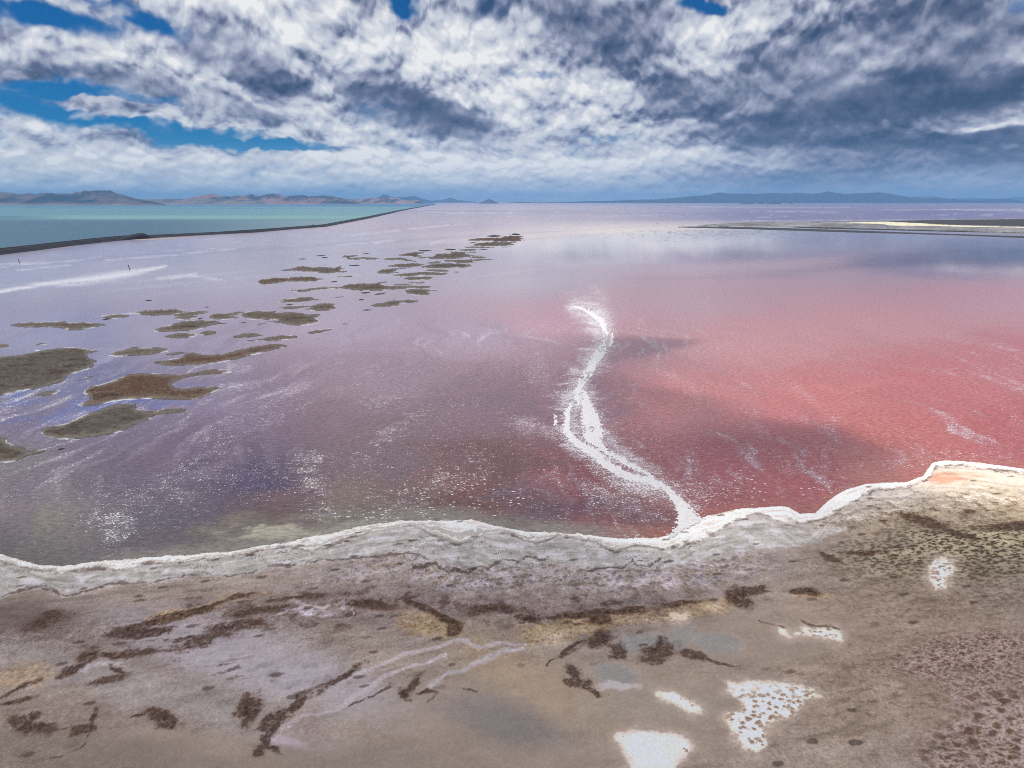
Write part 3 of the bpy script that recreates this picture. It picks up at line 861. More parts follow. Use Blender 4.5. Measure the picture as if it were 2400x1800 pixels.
def lift(name, mask, rise, label, category, kind=None, group=None, box=None):
    """A crust of its own: the part of the shore under the mask, raised a little and closed down to the mud at its rim."""
    keep = mask.ravel() > 0.5
    if box is not None:
        keep &= ((U > box[0]) & (U < box[1]) & (V > box[2]) & (V < box[3])).ravel()
    fk = faces[keep[faces].all(1)]
    if len(fk) == 0:
        return None
    ids = np.unique(fk)
    new = np.full(len(verts), -1, np.int64)
    new[ids] = np.arange(len(ids))
    vv = verts[ids].copy()
    cnt = np.bincount(new[fk].ravel(), minlength=len(ids))
    vv[:, 2] += np.where(cnt >= 4, rise, 0.006)
    o = mesh_object(name, vv, new[fk], m_shore, attrs={k_: v_[ids] for k_, v_ in attrs.items()})
    return tag(o, label, category, kind, group)


lift('salt_crust', crust, 0.035, 'white crust of salt along the waterline below the pink lake', 'salt crust')
lift('salt_pan', pan_mask['big_pan'], 0.02, 'largest smooth white salt pan at the bottom edge right of centre', 'salt pan', group='white salt pans on the mud')
lift('salt_pan', pan_mask['lens_pan'], 0.02, 'smooth lens shaped white salt pan above the largest one', 'salt pan', group='white salt pans on the mud')
lift('salt_pan', pan_mask['pitted_pan'], 0.02, 'white salt pan pitted with many brown spots', 'salt pan', group='white salt pans on the mud')
lift('salt_pan', pan_mask['sliver_pan'], 0.02, 'narrow white salt sliver left of the oval pan edged with brown', 'salt pan', group='white salt pans on the mud')
lift('salt_pan', pan_mask['upper_pan'], 0.02, 'oval white salt pan with a brown spotted rim in the tan mottle', 'salt pan', group='white salt pans on the mud')
lift('salt_pan', pan_mask['olive_pan'], 0.02, 'white salt pan with brown spots inside the olive speckled field', 'salt pan', group='white salt pans on the mud')
lift('salt_pan', pan_mask['gold_pan_left'], 0.02, 'small white salt pan at the lower left of the golden mats', 'salt pan', group='white salt pans on the mud')
lift('salt_pan', pan_mask['gold_pan_mid'], 0.02, 'small white salt pan with gold spots in the right golden mat', 'salt pan', group='white salt pans on the mud')
lift('salt_pan', pan_mask['gold_pan_right'], 0.02, 'tiny white salt pan at the right end of the golden mats', 'salt pan', group='white salt pans on the mud')
def near_mat(*spots):
    """The mats of the list above whose centres lie closest to the given places."""
    out = []
    for cu, cv in spots:
        out.append(min((k_ for k_ in range(len(MATS)) if MATS[k_][0] == 'brown'), key=lambda k_: (MATS[k_][1] - cu) ** 2 + (MATS[k_][2] - cv) ** 2))
    return out


for spots, lab in (
        (((66, 1705), (88, 1678)), 'solid dark brown algal mat in the lower left corner'),
        (((192, 1717), (215, 1690)), 'brown algal mat with a thin curved tail beside the lower left corner'),
        (((380, 1690),), 'feathery brown algal mat fanning out on the pale mud'),
        (((588, 1668),), 'speckled brown algal mat left of the long salt threads'),
        (((647, 1700), (618, 1745), (600, 1772)), 'long brown algal mat running down to a forked tip'),
        (((947, 1630), (975, 1605)), 'small brown algal mat under the double salt thread'),
        (((1397, 1503), (1442, 1527)), 'brown algal mat shaped like a wing beside grey pools'),
        (((1348, 1600), (1345, 1577), (1385, 1620)), 'brown algal mat wrapping the left of a grey pool'),
        (((1540, 1533), (1552, 1515)), 'fan shaped brown algal mat between two grey pools'),
        (((1622, 1541), (1680, 1555)), 'brown algal mat tapering into a thin dark line to the right'),
        (((1735, 1403), (1775, 1386)), 'dark brown algal mat at the right end of the golden mats'),
        (((2165, 1225), (2250, 1252)), 'long dark brown mat slanting across the sunlit right shore')):
    lift('algal_mat', brown_m * np.isin(owner, near_mat(*spots)), 0.03, lab, 'algal mat', group='dark brown algal mats on the mud')

# ------------------------------------------------------------------ the pink lake
az_w = np.concatenate([np.arange(-0.86, 0.86, 0.0019), np.arange(0.9, 2 * math.pi - 0.88, 0.05)])
dep_w = np.concatenate([np.linspace(math.radians(60), math.radians(27.5), 12, endpoint=False), np.arange(math.radians(27.5), 0.012, -0.0015), np.arange(0.012, CAM_H / 80000.0, -0.0004)])
GR, GA = np.meshgrid(CAM_H / np.tan(dep_w), az_w, indexing='ij')
X, Y = GR * np.sin(GA), GR * np.cos(GA)
rows, cols = X.shape
U, V = chart_uv(X, Y)
front = Y > 5
U = np.where(front, U, 1200 + 900 * np.sign(X))
V = np.where(front, V, 1200.0)
off = shore_offset(X, Y)
n_big = fbm(X, Y, 90, 5, 61)
n_mid = fbm(X, Y, 22, 5, 62, 0.6)
n_sml = fbm(X, Y, 5, 4, 63, 0.6)
depth_w = np.clip((V - 471.0) / 400.0, 0.03, 1.6)     # how coarse a ragged edge looks at this range

# brine hue over the lake, cloud shade and white cloud reflections painted in
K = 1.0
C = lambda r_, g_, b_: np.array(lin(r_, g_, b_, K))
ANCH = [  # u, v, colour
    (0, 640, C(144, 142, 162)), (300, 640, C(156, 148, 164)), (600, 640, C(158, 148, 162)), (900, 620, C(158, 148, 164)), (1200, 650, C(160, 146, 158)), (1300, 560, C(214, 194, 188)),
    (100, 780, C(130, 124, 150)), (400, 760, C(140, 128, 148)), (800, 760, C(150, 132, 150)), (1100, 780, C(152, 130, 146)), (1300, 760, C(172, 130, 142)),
    (100, 950, C(94, 84, 106)), (200, 920, C(86, 82, 116)), (500, 950, C(112, 94, 116)), (900, 900, C(130, 108, 120)), (1150, 950, C(112, 88, 98)), (1350, 950, C(134, 98, 108)), (900, 1000, C(108, 86, 94)), (450, 1030, C(92, 74, 94)),  # left and near-shore brine darkened: cloud shade painted into the colour
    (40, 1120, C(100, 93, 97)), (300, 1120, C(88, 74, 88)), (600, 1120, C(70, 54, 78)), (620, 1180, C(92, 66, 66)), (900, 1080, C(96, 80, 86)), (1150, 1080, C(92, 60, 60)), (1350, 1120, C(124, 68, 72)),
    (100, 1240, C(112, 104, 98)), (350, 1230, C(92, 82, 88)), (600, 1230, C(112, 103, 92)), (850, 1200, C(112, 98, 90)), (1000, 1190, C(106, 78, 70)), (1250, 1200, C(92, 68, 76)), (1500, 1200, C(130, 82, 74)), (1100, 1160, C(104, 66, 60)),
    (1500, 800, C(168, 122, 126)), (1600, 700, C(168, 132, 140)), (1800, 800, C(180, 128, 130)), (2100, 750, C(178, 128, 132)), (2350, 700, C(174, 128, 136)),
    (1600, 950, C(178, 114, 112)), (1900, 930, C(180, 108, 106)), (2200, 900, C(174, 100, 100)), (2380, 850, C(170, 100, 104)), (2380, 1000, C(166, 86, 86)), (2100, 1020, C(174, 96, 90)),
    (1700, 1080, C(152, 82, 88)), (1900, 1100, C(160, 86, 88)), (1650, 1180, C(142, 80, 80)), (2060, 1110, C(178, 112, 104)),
    (1700, 605, C(172, 146, 154)), (2100, 625, C(160, 132, 144)), (2380, 580, C(142, 130, 142)), (1900, 565, C(166, 150, 156)), (1500, 545, C(230, 212, 198)), (1700, 562, C(216, 198, 190)),  # palest entries paint the white cloud's reflection into the water colour
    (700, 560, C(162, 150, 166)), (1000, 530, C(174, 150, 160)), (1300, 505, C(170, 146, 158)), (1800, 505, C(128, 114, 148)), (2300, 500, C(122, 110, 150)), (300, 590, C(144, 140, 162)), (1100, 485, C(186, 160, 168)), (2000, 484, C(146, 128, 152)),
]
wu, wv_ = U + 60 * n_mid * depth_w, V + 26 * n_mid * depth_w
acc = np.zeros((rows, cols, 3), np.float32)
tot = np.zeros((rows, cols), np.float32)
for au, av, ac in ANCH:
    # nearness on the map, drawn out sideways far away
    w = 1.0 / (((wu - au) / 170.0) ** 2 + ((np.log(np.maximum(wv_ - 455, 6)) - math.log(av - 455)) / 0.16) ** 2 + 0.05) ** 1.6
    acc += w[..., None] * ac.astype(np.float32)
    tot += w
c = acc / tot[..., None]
calm = np.zeros((rows, cols), np.float32)
salt = np.zeros((rows, cols), np.float32)

# long wind rows of salt towards the causeway, roughly parallel to it
ang = math.radians(38)
B1, B2 = X * math.sin(ang) + Y * math.cos(ang), X * math.cos(ang) - Y * math.sin(ang)
rowsn = fbm(B1 * 0.10, B2, 40, 5, 64, 0.6)
rown2 = fbm(B1 * 0.06, B2, 160, 5, 65, 0.6)
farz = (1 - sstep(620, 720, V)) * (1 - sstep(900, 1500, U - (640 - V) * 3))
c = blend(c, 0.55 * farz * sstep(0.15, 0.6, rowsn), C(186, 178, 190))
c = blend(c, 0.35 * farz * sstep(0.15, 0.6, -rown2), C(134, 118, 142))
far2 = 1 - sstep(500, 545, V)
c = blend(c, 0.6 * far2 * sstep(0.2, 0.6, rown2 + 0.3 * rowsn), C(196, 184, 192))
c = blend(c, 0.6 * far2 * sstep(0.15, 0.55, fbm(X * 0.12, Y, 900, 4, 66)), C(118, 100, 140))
BARS = [  # bright wind rows
    [(-60, 692, 2.5), (0, 683, 3.5), (90, 668, 4), (190, 658, 8), (260, 648, 8.5), (330, 636, 5), (390, 622, 2)],
    [(0, 619, 1.5), (50, 617, 2), (110, 613, 1)], [(0, 626, 1.2), (60, 620, 1.5), (160, 612, 1.2)], [(40, 634, 1.2), (110, 626, 1.5), (160, 622, 1)],
    [(160, 612, 2), (200, 607, 2), (240, 600, 1.2)], [(370, 652, 3), (440, 645, 4), (480, 651, 3), (520, 655, 1)], [(400, 655, 2), (460, 640, 2)],
    [(250, 610, 1), (420, 596, 2), (560, 582, 1.2)], [(820, 552, 1.2), (950, 538, 1.5), (1100, 524, 1)], [(960, 536, 1), (1060, 527, 1.2)],
    [(1000, 497, 1.2), (1100, 500, 1.2), (1200, 500, .8)], [(240, 742, 2), (300, 735, 2), (340, 733, 1)],
    [(880, 569, 2.5), (930, 562, 2)], [(1010, 572, 3), (1040, 563, 1.5)], [(760, 577, 1.2), (900, 566, 1)],
    [(1800, 495, 1.0), (1960, 498, 1.5), (1980, 498, .6)], [(1620, 485, 1.2), (1990, 486, 1)], [(2200, 491, 1.2), (2420, 494, 2.2)], [(2060, 492, .8), (2400, 490, 1.5)],
    [(1740, 518, 1), (2050, 516, 1.2), (2240, 514, .8)],
]
for bar in BARS:
    m = line(U + 14 * n_mid * depth_w, V + 6 * n_mid * depth_w, bar, 0.95)
    c = blend(c, (0.95 * m * sstep(-0.9, -0.1, rowsn + 0.3 * n_sml) if bar is BARS[0] else 0.55 * m * sstep(-0.5, 0.1, rowsn + 0.3 * n_sml)), C(220, 216, 218) if bar is BARS[0] else C(214, 210, 214))
c = blend(c, 0.45 * spot(wu, wv_, 900, 700, 30, 4), C(126, 110, 128))
# pale halo of still water around the bars of mud, and blue deep pools between them
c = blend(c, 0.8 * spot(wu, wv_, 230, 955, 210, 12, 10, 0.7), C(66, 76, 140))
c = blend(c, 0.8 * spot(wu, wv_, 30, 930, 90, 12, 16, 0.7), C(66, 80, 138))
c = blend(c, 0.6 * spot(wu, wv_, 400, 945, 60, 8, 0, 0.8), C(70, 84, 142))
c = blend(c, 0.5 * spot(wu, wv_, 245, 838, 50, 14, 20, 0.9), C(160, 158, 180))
# shallow cream water by the shore
shal = (1 - sstep(0, 14, -off + 6 * n_mid)) * (off < 2)
c = blend(c, 0.75 * shal * sstep(100, 400, U) * (1 - sstep(1350, 1600, U)), C(150, 142, 130))
c = blend(c, 0.45 * shal * sstep(1350, 1600, U), C(170, 108, 92))
c = blend(c, 0.8 * spot(wu, wv_, 640, 1250, 110, 12, 2, 0.5), C(178, 172, 152))
c = blend(c, 0.6 * spot(wu, wv_, 900, 1240, 140, 10, 4, 0.6), C(160, 158, 140))
c = blend(c, 0.6 * spot(wu, wv_, 760, 1215, 100, 10, 4, 0.6), C(134, 126, 112))
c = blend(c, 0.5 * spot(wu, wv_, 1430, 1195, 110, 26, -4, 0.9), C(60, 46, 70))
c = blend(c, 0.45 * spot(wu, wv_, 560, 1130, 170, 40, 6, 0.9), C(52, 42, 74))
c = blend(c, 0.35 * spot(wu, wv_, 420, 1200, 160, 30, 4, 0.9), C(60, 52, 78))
c = blend(c, 0.25 * spot(wu, wv_, 2000, 905, 140, 8, 4, 0.9), C(200, 130, 122))

# calm mirrors far out on the right, ripples near
calm = np.maximum(spot(wu, wv_, 1700, 575, 700, 46, 2, 0.5), spot(wu, wv_, 2300, 600, 360, 60, 0, 0.5))
calm = np.maximum(calm, 0.5 * (1 - sstep(600, 900, V)))
calm = np.maximum(calm, 0.6 * spot(wu, wv_, 250, 860, 300, 160, 0, 0.5))

# salt flakes: streaks and drifts
DRIFT = [
    (330, 1165, 110, 16, 28, 0.55), (420, 1110, 80, 14, 28, 0.5), (500, 1060, 90, 14, 28, 0.5), (600, 1000, 90, 14, 28, 0.5), (700, 960, 80, 10, 26, 0.4), (830, 900, 90, 12, 24, 0.4), (900, 945, 60, 22, 20, 0.45),
    (270, 1235, 56, 52, 10, 0.75), (300, 1170, 70, 20, 30, 0.5), (735, 1075, 46, 20, 8, 0.65), (740, 1140, 40, 60, 8, 0.55), (760, 1200, 34, 26, 0, 0.6),
    (900, 1030, 60, 14, 34, 0.65), (960, 985, 70, 14, 30, 0.5), (850, 1080, 40, 24, 50, 0.5), (1118, 1095, 26, 48, -8, 0.7), (1050, 1130, 70, 30, 20, 0.55),
    (960, 1170, 90, 26, 10, 0.6), (890, 940, 60, 26, 24, 0.4), (1010, 870, 120, 20, 18, 0.28), (1080, 960, 90, 24, 20, 0.3),
    (1270, 870, 40, 70, 20, 0.5), (1240, 1000, 60, 30, -10, 0.62), (1290, 1010, 40, 26, -20, 0.7), (1310, 950, 24, 60, 0, 0.65), (1370, 770, 26, 30, 0, 0.5), (1330, 770, 40, 12, 30, 0.4),
    (1420, 740, 60, 50, 0, 0.4), (1405, 700, 40, 30, -40, 0.62), (1455, 740, 20, 36, 0, 0.45), (1500, 760, 16, 26, 0, 0.5), (1440, 1050, 90, 22, -28, 0.6), (1420, 1000, 60, 50, -40, 0.5),
    (1560, 1130, 110, 26, -34, 0.62), (1640, 1160, 60, 40, -34, 0.6), (1480, 1180, 110, 44, -8, 0.55), (1400, 1150, 90, 30, -20, 0.62), (1570, 880, 90, 16, -24, 0.45), (1620, 920, 80, 26, -34, 0.38),
    (1880, 920, 60, 12, -38, 0.5), (1790, 870, 110, 16, -36, 0.28), (1960, 1010, 20, 60, -14, 0.5), (2060, 1000, 30, 70, 40, 0.28), (2120, 1060, 110, 24, -24, 0.35), (1830, 1080, 110, 26, -34, 0.42),
    (1720, 1010, 110, 40, -36, 0.26), (2250, 1040, 90, 20, -20, 0.3), (2300, 900, 160, 30, -24, 0.2), (1950, 830, 140, 22, -30, 0.2), (1700, 760, 100, 20, -30, 0.18), (2160, 970, 60, 20, -45, 0.22),
    (600, 1130, 170, 60, 0, 0.34), (350, 1180, 200, 70, 0, 0.3), (1250, 1180, 150, 40, 0, 0.3), (1550, 1050, 250, 140, -30, 0.3), (1150, 1060, 200, 120, 0, 0.24), (900, 1120, 250, 120, 0, 0.2), (1200, 870, 200, 90, 0, 0.26),
    (1400, 752, 34, 36, 10, 0.9), (1412, 790, 30, 20, 0, 0.8), (1372, 724, 34, 10, -26, 0.8), (1320, 770, 60, 16, 20, 0.4), (2200, 1075, 200, 24, 0, 0.35), (1880, 1165, 60, 14, 20, 0.4), (1000, 1215, 140, 10, 0, 0.5),
]
su, sv = U + 26 * n_sml * depth_w + 30 * n_mid * depth_w, V + 12 * n_sml * depth_w + 14 * n_mid * depth_w
for cu, cv, ru, rv, rot, a in DRIFT:
    salt = np.maximum(salt, a * spot(su, sv, cu, cv, ru, rv, rot, 0.75) * (0.75 + 0.5 * n_mid))
# wind has drawn the flakes into long thin files, away from the viewer
bendx = X + 34 * fbm(X, Y, 190, 3, 55) + 9 * fbm(X, Y, 45, 3, 56)
files = fbm(bendx, Y * 0.16, 9, 5, 67, 0.62)
files2 = fbm(bendx + 0.05 * Y, Y * 0.12, 28, 5, 68, 0.62)
patch = sstep(-0.35, 0.45, fbm(X, Y * 0.6, 130, 4, 69, 0.55))
nearf = sstep(700, 820, V)
salt = np.maximum(salt, nearf * patch * (0.16 + 0.42 * sstep(0.05, 0.5, files) + 0.30 * sstep(0.1, 0.5, files2)))
d_st = np.full(U.shape, 1e6)
for pts_ in ([(1416, 790, 1), (1395, 840, 1), (1350, 900, 1), (1335, 960, 1), (1345, 1030, 1), (1440, 1115, 1), (1550, 1150, 1), (1600, 1190, 1), (1615, 1230, 1)],
             [(1370, 920, 1), (1390, 1010, 1), (1450, 1070, 1), (1530, 1120, 1)], [(1360, 720, 1), (1400, 740, 1), (1410, 770, 1), (1415, 800, 1)]):
    d_st = np.minimum(d_st, dist_line(su, sv, pts_, 150)[0])
salt = np.maximum(salt, 0.95 * (1 - sstep(8, 60, d_st)) * (0.8 + 0.4 * n_mid))
salt = np.clip(salt, 0, 1) * (V > 660)
c = blend(c, 0.6 * spot(su, sv, 1402, 750, 26, 30, 16, 0.8), C(206, 196, 196))
c = blend(c, 0.20 * sstep(0.25, 0.9, salt), C(190, 182, 190))
c = blend(c, (0.40 - 0.25 * sstep(1400, 1700, U)) * sstep(-0.1, 0.5, files) * nearf * patch * (1 - sstep(1180, 1240, V)), C(158, 142, 158) )
c = blend(c, (0.30 - 0.22 * sstep(1300, 1600, U)) * sstep(0.1, 0.5, -files2) * nearf, C(96, 74, 96))
c = np.clip(c, 0.01, 0.9)

flat = lambda a: a.reshape(-1, a.shape[-1]) if a.ndim == 3 else a.ravel()
land = (off.ravel() > 6)
faces = grid_faces(rows, cols, wrap=True)
faces = faces[~land[faces].all(1)]
ids = np.unique(faces)
new = np.full(rows * cols, -1, np.int64)
new[ids] = np.arange(len(ids))
verts = np.stack([X, Y, np.zeros_like(X)], -1).reshape(-1, 3)
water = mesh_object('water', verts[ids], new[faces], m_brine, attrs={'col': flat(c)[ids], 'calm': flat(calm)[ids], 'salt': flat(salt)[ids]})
tag(water, 'shallow pink and lavender brine of the lake on the near side of the causeway', 'lake water', 'structure')

# ------------------------------------------------------------------ white salt streak on the brine
m_salt, g = material('floating_salt')
pos = g.node('ShaderNodeNewGeometry').outputs['Position']
n1 = g.noise(pos, 0.8, 5.0, 0.6)
n2 = g.noise(pos, 5.0, 4.0, 0.7)
base = g.ramp(g.math('ADD', g.math('MULTIPLY', n1, 0.6), g.math('MULTIPLY', n2, 0.4)), [(0.36, (0.56, 0.53, 0.53)), (0.47, (0.72, 0.70, 0.70)), (0.62, (0.82, 0.80, 0.80))])
bump = g.node('ShaderNodeBump', {'Height': n2, 'Strength': 0.4, 'Distance': 0.1})
bs = g.node('ShaderNodeBsdfPrincipled', {'Base Color': base, 'Roughness': 0.75, 'Normal': bump.outputs[0]})
g.node('ShaderNodeOutputMaterial', {'Surface': bs.outputs[0]})
us = np.arange(1200, 1680, 1.5)
vs = np.arange(712, 1275, 1.5)
V2, U2 = np.meshgrid(vs, us, indexing='ij')
X2, Y2 = ground_xy(U2, V2)
px = np.clip((V2 - 471) / 780, 0.2, 1.1)
r1, r2 = fbm(X2, Y2, 2.2, 5, 81, 0.7), fbm(X2, Y2, 2.2, 5, 82, 0.7)
Us, Vs = U2 + 16 * px * r1, V2 + 8 * px * r2
grain = fbm(X2 * 0.75, Y2 * 1.2, 1.1, 3, 83, 0.7)
S = lambda pts: [(1200 + a / 2.962, 700 + b / 2.962, w / 5.9) for a, b, w in pts]
LEFT = S([(640, 275, 30), (625, 340, 50), (580, 410, 60), (560, 460, 66), (520, 530, 70), (480, 580, 60), (455, 650, 50), (450, 720, 50), (400, 780, 66), (385, 860, 56), (375, 920, 50),
          (430, 985, 54), (560, 1075, 60), (700, 1180, 66), (830, 1240, 60), (960, 1265, 46), (1060, 1305, 46), (1150, 1400, 70), (1195, 1480, 110), (1225, 1545, 190), (1235, 1600, 270), (1240, 1650, 300)])
RIGHT = S([(500, 650, 34), (515, 720, 70), (535, 800, 120), (555, 880, 150), (565, 930, 160), (560, 990, 110), (640, 1062, 60), (760, 1125, 44), (890, 1190, 34), (975, 1240, 26)])
HEAD = S([(440, 55, 16), (500, 75, 30), (570, 115, 50), (620, 155, 60), (640, 200, 60), (650, 260, 60), (640, 300, 50)])
TOP = S([(700, 240, 16), (690, 300, 30), (650, 350, 40), (600, 420, 40)])
SIDE = S([(300, 800, 20), (305, 850, 36), (300, 880, 24)])
f = np.full(U2.shape, -9.0)
for L_, fuzz in ((LEFT, 1.0), (RIGHT, 1.0), (TOP, 1.5), (SIDE, 0.0), (HEAD, 0.0)):
    d, w = dist_line(Us, Vs, L_, 80)
    q_ = (w - d) / np.maximum(w, 3)
    f = np.maximum(f, np.where(d < 2.2 * w, 0.55 * q_ + 0.75 * grain - 0.15, -9) if fuzz == 0 else q_ + 0.46 * grain * fuzz - 0.04)
CHAN = S([(450, 940, 14), (520, 1000, 12), (640, 1075, 10), (760, 1150, 10), (880, 1210, 9)])
d, w = dist_line(Us, Vs, CHAN, 60)
f = np.where((d < w * 0.8) & (grain > -0.35), -1, f)
d, w = dist_line(U2 + 8 * px * r2, V2, S([(440, 720, 30), (420, 800, 40), (430, 880, 50), (455, 930, 30)]), 60)
f = np.where((d < w * 0.9) & (grain > -0.5), -1, f)
pits = spot(Us, Vs, 1375, 1005, 18, 10, 0, 0.3) + spot(Us, Vs, 1360, 890, 30, 10, 30, 0.5) + spot(Us, Vs, 1410, 800, 18, 26, 20, .5)
f = np.where((pits > 0.4) & (grain > 0.12), -1, f)
so_ = shore_offset(X2, Y2)
f = np.where(so_ > 2.5 + 3.0 * r1, -1, f)
keep = f > 0.0
fx = grid_faces(*U2.shape)
fx = fx[keep.ravel()[fx].sum(1) >= 3]
ids = np.unique(fx)
new = np.full(U2.size, -1, np.int64)
new[ids] = np.arange(len(ids))
zz = 0.02 + 0.06 * np.clip(f, 0, 1) + 0.02 * np.clip(grain, -1, 1)
sv3 = np.stack([X2, Y2, zz], -1).reshape(-1, 3)[ids]
# the streak ends on the beach: keep it above the crust there
so = shore_offset(sv3[:, 0], sv3[:, 1])
sv3[:, 2] += np.where(so > -3, 0.30, 0.0)
streak = mesh_object('salt_streak', sv3, new[fx], m_salt)
tag(streak, 'branching white streak of salt running from the beach out into the pink water', 'salt streak')

# ------------------------------------------------------------------ loose white salt rafts near the beach
rng = np.random.RandomState(5)
rv_, rf_ = [], []
ZONES = [(1000, 1180, 140, 44, 80), (1200, 1150, 120, 40, 36), (1750, 1145, 60, 34, 50), (1690, 1165, 60, 20, 30), (2100, 1090, 100, 14, 40), (860, 1205, 90, 20, 50), (2220, 1066, 80, 8, 30), (1000, 1120, 90, 30, 30), (1930, 1150, 50, 12, 16)]
for cu, cv, ru, rv2, n in ZONES:
    for _ in range(n):
        u0, v0 = cu + ru * rng.randn() * 0.6, cv + rv2 * rng.randn() * 0.6
        x0, y0 = ground_xy(u0, v0)
        if shore_offset(x0, y0) > -1.0:
            continue
        rad = 0.14 + 0.24 * rng.rand() ** 2
        k0 = len(rv_)
        n_e = 8
        rv_.append((x0, y0, 0.05))
        for e in range(n_e):
            a = 2 * math.pi * e / n_e
            rr = rad * (0.75 + 0.5 * rng.rand())
            rv_.append((x0 + 1.5 * rr * math.cos(a), y0 + rr * math.sin(a), 0.012))
        for e in range(n_e):
            rf_.append((k0, k0 + 1 + e, k0 + 1 + (e + 1) % n_e))
rafts = mesh_object('salt_rafts', np.array(rv_), np.array(rf_), m_salt)
tag(rafts, 'loose white rafts of salt drifting off the beach', 'salt rafts', 'stuff')

# ------------------------------------------------------------------ turquoise lake beyond the causeway
m_turq, g = material('turquoise_water')
pos = g.node('ShaderNodeNewGeometry').outputs['Position']
col = attr(g, 'col')
wv = g.noise(g.node('ShaderNodeMapping', {'Vector': pos, 'Rotation': (0, 0, math.radians(-20)), 'Scale': (0.12, 0.5, 1.0)}).outputs[0], 0.10, 6.0, 0.65)
tint = g.math('MULTIPLY_ADD', g.math('SUBTRACT', wv, 0.5), 0.35, 1.0)
base = g.mix(1.0, col, g.node('ShaderNodeCombineXYZ', {0: tint, 1: tint, 2: tint}).outputs[0], 'MULTIPLY')
bump = g.node('ShaderNodeBump', {'Height': wv, 'Strength': 0.25, 'Distance': 1.0})
bs = g.node('ShaderNodeBsdfPrincipled', {'Base Color': base, 'Roughness': 0.45, 'IOR': 1.33, 'Specular IOR Level': 0.3, 'Normal': bump.outputs[0]})
g.node('ShaderNodeOutputMaterial', {'Surface': bs.outputs[0]})

# causeway: lake-side foot, crest, measured along its length
CAUSE = [(-420, 640, 620), (-120, 610, 596), (0, 597.6, 586), (81, 588, 576), (163, 577, 568), (244, 568, 559), (306, 561.6, 553), (355, 558, 552.3), (434, 553.5, 549.3), (520, 549, 544.4), (600, 545, 539),
         (695, 536.6, 532.2), (768, 531, 526.4), (790, 526.6, 522.3), (866, 512, 507.4), (947, 493.2, 490.6), (1001, 483, 481.4), (1020, 479.6, 478.5)]
cx, cy = ground_xy([p[0] for p in CAUSE], [p[1] for p in CAUSE])
cx, cy = np.asarray(cx), np.asarray(cy)
caz, cr = np.arctan2(cx, cy), np.hypot(cx, cy)

az_l = np.linspace(-0.95, caz[-1], 320)
r0 = np.interp(az_l, caz, cr) + 9.0
rowsL = 90
t = np.linspace(0, 1, rowsL)[:, None]
dep0, dep1 = CAM_H / r0[None, :], CAM_H / 60000.0
DEPL = dep0 + (dep1 - dep0) * t
RL = CAM_H / DEPL
XL, YL = RL * np.sin(az_l)[None, :], RL * np.cos(az_l)[None, :]
UL, VL = chart_uv(XL, YL)
nL = fbm(XL * 0.25, YL, 700, 5, 91, 0.55)
nL2 = fbm(XL * 0.08, YL, 1800, 4, 92, 0.5)
C = lambda r_, g_, b_: np.array(lin(r_, g_, b_, 0.66)) * 0.96 + 0.04 * np.mean(lin(r_, g_, b_, 0.66))
cl = np.zeros(UL.shape + (3,), np.float32) + np.asarray(C(74, 116, 140), np.float32)
cl = blend(cl, sstep(330, 900, UL + 30 * nL), C(142, 172, 180))
m = (1 - sstep(508, 522, VL + 2 * nL))
cl = blend(cl, 0.75 * m, C(112, 172, 182))
cl = blend(cl, 0.8 * m * sstep(0.1, 0.5, nL2 + 0.4 * nL), C(78, 128, 152))
cl = blend(cl, 0.85 * sstep(503, 507, VL) * (1 - sstep(511, 516, VL)) * sstep(0, 200, UL + 60 * nL), C(138, 190, 184))
cl = blend(cl, 0.7 * (1 - sstep(482, 485, VL)), C(62, 122, 178))
lake = mesh_object('lake', np.stack([XL, YL, np.full_like(XL, 0.25)], -1).reshape(-1, 3), grid_faces(rowsL, 320), m_turq, attrs={'col': cl.reshape(-1, 3)})
tag(lake, 'turquoise open lake water on the far side of the causeway', 'lake water', 'structure')

# ------------------------------------------------------------------ causeway
m_rock, g = material('dark_rubble')
pos = g.node('ShaderNodeNewGeometry').outputs['Position']
n1 = g.noise(pos, 0.35, 5.0, 0.65)
n2 = g.noise(pos, 0.03, 3.0, 0.6)
base = g.ramp(g.math('ADD', g.math('MULTIPLY', n1, 0.65), g.math('MULTIPLY', n2, 0.35)), [(0.30, (0.010, 0.010, 0.014)), (0.52, (0.020, 0.018, 0.024)), (0.70, (0.055, 0.042, 0.038))])
bs = g.node('ShaderNodeBsdfPrincipled', {'Base Color': base, 'Roughness': 0.9})
g.node('ShaderNodeOutputMaterial', {'Surface': bs.outputs[0]})
m_ballast, g = material('ballast')
bs = g.node('ShaderNodeBsdfPrincipled', {'Base Color': (0.11, 0.10, 0.10, 1), 'Roughness': 0.9})
g.node('ShaderNodeOutputMaterial', {'Surface': bs.outputs[0]})
m_steel, g = material('rusty_rail')
bs = g.node('ShaderNodeBsdfPrincipled', {'Base Color': (0.10, 0.06, 0.045, 1), 'Roughness': 0.6, 'Metallic': 0.6})
g.node('ShaderNodeOutputMaterial', {'Surface': bs.outputs[0]})

